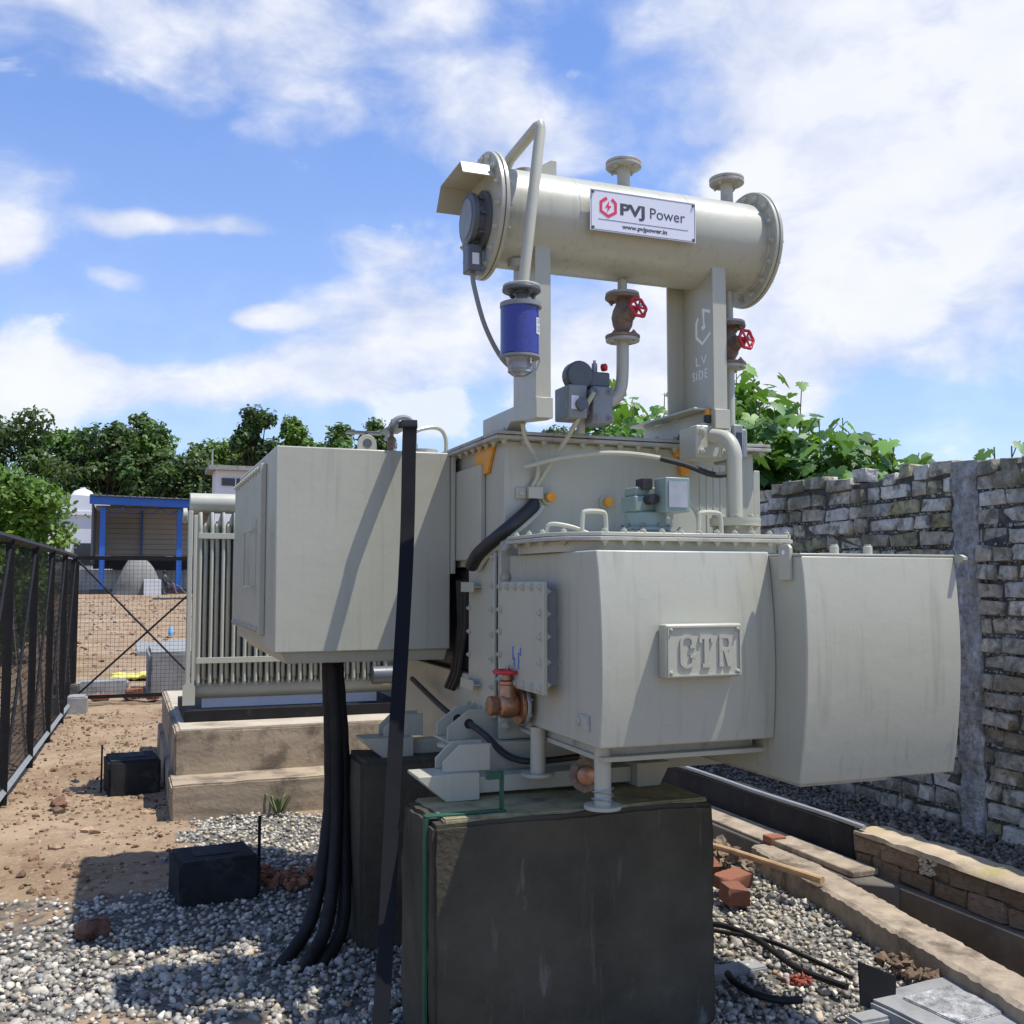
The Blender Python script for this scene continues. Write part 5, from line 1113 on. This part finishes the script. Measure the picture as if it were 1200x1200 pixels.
# ------------------------------------------------------------------ trees
def leaf_mesh(name, centers, normals, size, tint, material, jitter=.7):
    n = len(centers); c = np.asarray(centers); nr = np.asarray(normals) + RNG.normal(size=(n, 3)) * jitter; nr /= np.linalg.norm(nr, axis=1)[:, None] + 1e-9
    u = np.cross(nr, RNG.normal(size=(n, 3))); u /= np.linalg.norm(u, axis=1)[:, None] + 1e-9; v = np.cross(nr, u)
    s = (np.asarray(size) * RNG.uniform(.6, 1.3, n))[:, None]
    # pointed leaf sprig: 5 corners, folded a little along its rib
    P = [c - u * s, c - u * s * .15 + v * s * .52 + nr * s * .12, c + u * s * .75 + v * s * .30, c + u * s * 1.1, c + u * s * .70 - v * s * .34, c - u * s * .2 - v * s * .50 + nr * s * .12]
    vv = np.stack(P, 1).reshape(-1, 3); base = (np.arange(n) * 6)[:, None]
    ff = np.concatenate([base + np.array([[0, 1, 5]]), base + np.array([[1, 2, 5]]), base + np.array([[2, 4, 5]]), base + np.array([[2, 3, 4]])], 1).reshape(-1, 3)
    me = bpy.data.meshes.new(name); me.vertices.add(len(vv)); me.vertices.foreach_set('co', vv.astype(np.float32).ravel()); me.loops.add(ff.size)
    me.loops.foreach_set('vertex_index', ff.astype(np.int32).ravel()); me.polygons.add(len(ff)); me.polygons.foreach_set('loop_start', np.arange(0, ff.size, 3, dtype=np.int32)); me.update(calc_edges=True)
    at = me.color_attributes.new('tint', 'FLOAT_COLOR', 'POINT'); t = np.concatenate([np.asarray(tint), np.ones((n, 1))], 1); at.data.foreach_set('color', np.repeat(t, 6, 0).astype(np.float32).ravel())
    me.materials.append(MATS[material]); return me
def tree(x, y, z0, h, r, label, material, nleaf=5200, leaf=.34, group=None, clumps=26, low=.18, name='tree'):
    t = thing(name, label, 'tree', (x, y, z0), group); rr = random.Random(int(x * 31 + y * 7)); b = MB(); top = h * .62
    b.tube([(x, y, z0 - .2), (x + .1 * r * .2, y, z0 + h * .25), (x, y, z0 + top)], [h * .028, h * .02, h * .008], 7)
    cs = []
    for k in range(clumps):
        a = rr.uniform(0, 6.283); f = (k + .5) / clumps; zz = low + (1 - low) * f ** .85; prof = math.sin(math.pi * min(1, max(.05, (zz - low * .6) / (1.12 - low * .6)))) ** .6
        d = r * prof * rr.uniform(.25, .95); c = Vector((x + d * math.cos(a), y + d * math.sin(a) * .8, z0 + h * zz * rr.uniform(.93, 1.0))); cs.append((c, r * rr.uniform(.26, .44)))
        s = Vector((x, y, z0 + min(top, h * max(.15, zz - .28)))); b.tube([s, (s + c) / 2 + Vector((0, 0, -.03 * h)), c], [h * .008, h * .005, h * .002], 5, False)
    b.build('trunk', 'bark', t)
    per = nleaf // clumps; C, Nn, Tn = [], [], []
    for c, cr in cs:
        d = RNG.normal(size=(per, 3)); d /= np.linalg.norm(d, axis=1)[:, None]; q = d * (RNG.uniform(.35, 1.08, (per, 1)) ** .7) * cr * np.array([1, 1, .72]); q *= (1 + .25 * np.sin(d @ RNG.normal(size=(3, 1)) * 5))
        C.append(np.array(c) + q); Nn.append(d + np.array([0, 0, .6])); k = RNG.uniform(.75, 1.3); Tn.append(np.clip(RNG.normal(1, .16, (per, 1)), .5, 1.6) * k * np.array([[1, 1, 1]]) * np.array([[RNG.uniform(.9, 1.15), 1, RNG.uniform(.8, 1.1)]]))
    o = bpy.data.objects.new('crown', leaf_mesh('crown', np.concatenate(C), np.concatenate(Nn), np.full(per * clumps, leaf), np.concatenate(Tn), material)); COL.objects.link(o); child(o, t); return t
FT = 'trees along the far edge of the plot'
for x, y, h, r, mt, lab in [(-14, 88, 13.5, 5.0, 'leaf_mid', 'broad mid green tree at the far left edge of the tree line'), (-8.5, 84, 12.8, 4.4, 'leaf_dark', 'dark tree above the left bush, left end of the tree line'),
                            (-4.6, 90, 13.0, 3.8, 'leaf_mid', 'tree behind the white house in the tree line'), (-1.6, 86, 13.2, 3.4, 'leaf_dark', 'tall dark tree just left of the shed roof'),
                            (1.2, 88, 14.0, 3.2, 'leaf_mid', 'tallest tree directly over the blue shed'), (4.4, 84, 10.6, 3.2, 'leaf_dark', 'lower dark tree at the dip right of the blue shed'), (6.6, 90, 12.4, 3.0, 'leaf_mid', 'tree beside the grey rooftop cabin'),
                            (8.4, 92, 12.9, 3.0, 'leaf_mid', 'mid green tree filling the gap left of the cable box'), (11.6, 94, 13.0, 3.2, 'leaf_dark', 'dark tree low behind the cable box top'), (17.5, 95, 13.2, 3.2, 'leaf_mid', 'tree low behind the lifting lug and bushing'), (9.8, 86, 14.6, 2.4, 'leaf_dark', 'narrow tall tree behind the left corner of the cable box'), (13.2, 88, 14.4, 2.5, 'leaf_bright', 'round bright tree above the middle of the cable box'),
                            (16.8, 86, 13.9, 2.3, 'leaf_mid', 'round tree behind the lifting lug of the cable box'), (20.0, 88, 14.3, 2.1, 'leaf_dark', 'slim dark tree beside the bushing of the cable box'),
                            (38.5, 88, 15.2, 3.2, 'leaf_dark', 'distant dark treetop below the gas relay'), (43.0, 90, 15.0, 3.0, 'leaf_dark', 'distant treetop behind the foot of the right conservator support')]:
    tree(x, y, .9, h, r, lab, mt, 13000, .21, FT, 42, .03)
tree(70, 86, .9, 16.2, 2.6, 'distant dark treetop showing over the broad leaved shrub', 'leaf_dark', 3500, .3, FT)
tree(-2.55, 21.5, .05, 3.6, 1.5, 'bright green leafy tree just beyond the mesh fence', 'leaf_bright', 24000, .068, None, 60, .10)
tree(-4.2, 23.5, .05, 4.5, 1.8, 'second bright green tree cut off by the left picture edge', 'leaf_bright', 18000, .075, None, 50, .10)

# broad leaved shrubs behind the wall
def big_leaf(seed):
    r = random.Random(seed); pts = []
    outline = [(-.06, .10), (-.22, -.04), (-.44, .10), (-.36, .26), (-.50, .50), (-.30, .52), (-.22, .78), (0, 1.08), (.22, .78), (.30, .52), (.50, .50), (.36, .26), (.44, .10), (.22, -.04), (.06, .10)]
    vs = [(0, .34, .0)] + [(px * r.uniform(.9, 1.1), py_ * r.uniform(.93, 1.06), -.16 * abs(px) ** 1.0 - .30 * max(0, py_ - .35) ** 1.6 + r.uniform(-.02, .02)) for px, py_ in outline]
    fs = [(0, i, i + 1) for i in range(1, len(outline))]
    me = bpy.data.meshes.new('leaf'); me.from_pydata(vs, [], fs); me.polygons.foreach_set('use_smooth', [True] * len(fs)); return me
LFS = [[big_leaf(s) for s in range(5)], [big_leaf(s + 9) for s in range(5)]]
for k, mn in enumerate(('leaf_big', 'leaf_big_dark')):
    for q in LFS[k]: q.materials.append(MATS[mn])
def shrub(x, y, z0, stems, label, size, seed, dens=7.5, extra=700):
    t = thing('broad_leaved_shrub', label, 'shrub', (x, y, z0)); r = random.Random(seed); b = MB(); nl = 0
    for sx, sy2, sh in stems:
        base = Vector((x + sx * .35, y + sy2 * .35, z0)); tip = Vector((x + sx, y + sy2, z0 + sh)); mid = (base + tip) / 2 + Vector((sx, sy2, 0)) * .15
        P = bez(base, base + Vector((0, 0, sh * .3)), mid, tip, 10); b.tube(P, [.022 * (1 - .8 * i / 10) for i in range(11)], 6, False)
        n = int(dens); ang = r.uniform(0, 6.28)
        for k in range(n):
            f = min(1.0, .52 + .49 * (k + r.random() * .5) / n); q10 = min(9.999, f * 10); p = P[int(q10)].lerp(P[int(q10) + 1], q10 - int(q10))
            ang += 2.4; el = r.uniform(-.15, .35) + (.9 if k > n - 3 else 0); L = r.uniform(.07, .24) * (1.45 - .8 * f); d = Vector((math.cos(ang), math.sin(ang), el)).normalized(); q = p + d * L
            b.tube([p, p + d * L * .5 + Vector((0, 0, .01)), q], .004, 4, False)
            out = Vector((d.x, d.y, r.uniform(-1.1, -.1))).normalized(); up = Vector((r.uniform(-.3, .3), r.uniform(-.3, .3), 1)); side = out.cross(up).normalized(); up = side.cross(out)
            M3 = Matrix((side, out, up)).transposed(); s = size * r.uniform(.65, 1.25)
            inst('leaf', LFS[0 if r.random() < .62 else 1][r.randrange(5)], t, q, M3.to_quaternion(), (s, s, s)); nl += 1
    b.build('stem', 'green_stem', t)
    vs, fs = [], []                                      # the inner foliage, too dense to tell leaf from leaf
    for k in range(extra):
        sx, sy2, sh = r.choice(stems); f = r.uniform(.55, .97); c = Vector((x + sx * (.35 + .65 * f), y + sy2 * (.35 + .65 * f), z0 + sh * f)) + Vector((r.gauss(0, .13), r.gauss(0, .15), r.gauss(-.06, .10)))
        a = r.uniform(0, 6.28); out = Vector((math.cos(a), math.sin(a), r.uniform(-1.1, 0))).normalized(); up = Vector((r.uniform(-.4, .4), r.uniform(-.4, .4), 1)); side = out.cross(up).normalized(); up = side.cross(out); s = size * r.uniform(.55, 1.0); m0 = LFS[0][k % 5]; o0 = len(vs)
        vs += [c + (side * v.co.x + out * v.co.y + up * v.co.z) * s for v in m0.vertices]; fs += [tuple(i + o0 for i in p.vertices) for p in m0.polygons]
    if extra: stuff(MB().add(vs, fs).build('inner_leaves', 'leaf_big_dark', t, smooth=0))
    return nl
mat('green_stem', (.12, .15, .06), .7, var=.2, scale=9)
rs = random.Random(5)
def stems(n, x0, x1, y0, y1, h0, h1, seed, slope=0.0):
    r = random.Random(seed); return [((x := r.uniform(x0, x1)), (y := y0 + (y1 - y0) * (k + r.random()) / n), r.uniform(h0, h1) + slope * (k / n)) for k in range(n)]
shrub(5.35, 8.0, .3, stems(17, -.45, .5, -.75, .95, 2.60, 3.10, 3, .40), 'tallest broad leaved green shrub rising behind the right conservator support', .20, 3, 17, 1300)
shrub(5.30, 6.6, .3, stems(17, -.45, .5, -.55, .95, 1.90, 2.22, 4, .72), 'spreading broad leaved green shrub leaning over the brick wall top', .185, 4, 17, 1300)
shrub(5.40, 10.3, .3, stems(15, -.45, .5, -1.3, 1.6, 3.10, 3.50, 8, .10), 'broad leaved green shrub seen between the conservator supports', .21, 8, 17, 1200)
shrub(4.92, 4.72, .3, stems(4, -.06, .08, -.16, .14, 2.0, 2.14, 13), 'small leafy sprig peeping over the wall beside the column', .13, 13, 9, 0)
# weeds by the plinth
for x, y, h, lab in ((1.02, 7.30, .16, 'small green weed at the foot of the concrete steps'), (.02, 9.9, .10, 'tuft of green grass on the soil near the fence')):
    b = MB(); r = random.Random(int(x * 100))
    for k in range(22):
        a = r.uniform(0, 6.28); l = h * r.uniform(.5, 1.1); d = Vector((math.cos(a), math.sin(a), 0)); p = Vector((x, y, 0)) + d * r.uniform(0, .05); s = d.cross(Vector((0, 0, 1))) * .008; q = p + d * l * .35 + Vector((0, 0, l * .7)); e = p + d * l * .8 + Vector((0, 0, l))
        b.add([p - s, p + s, q + s * .8, q - s * .8, e], [(0, 1, 2, 3), (3, 2, 4)])
    tag(b.build('weed', 'green_stem', None, smooth=0), lab, 'plant')
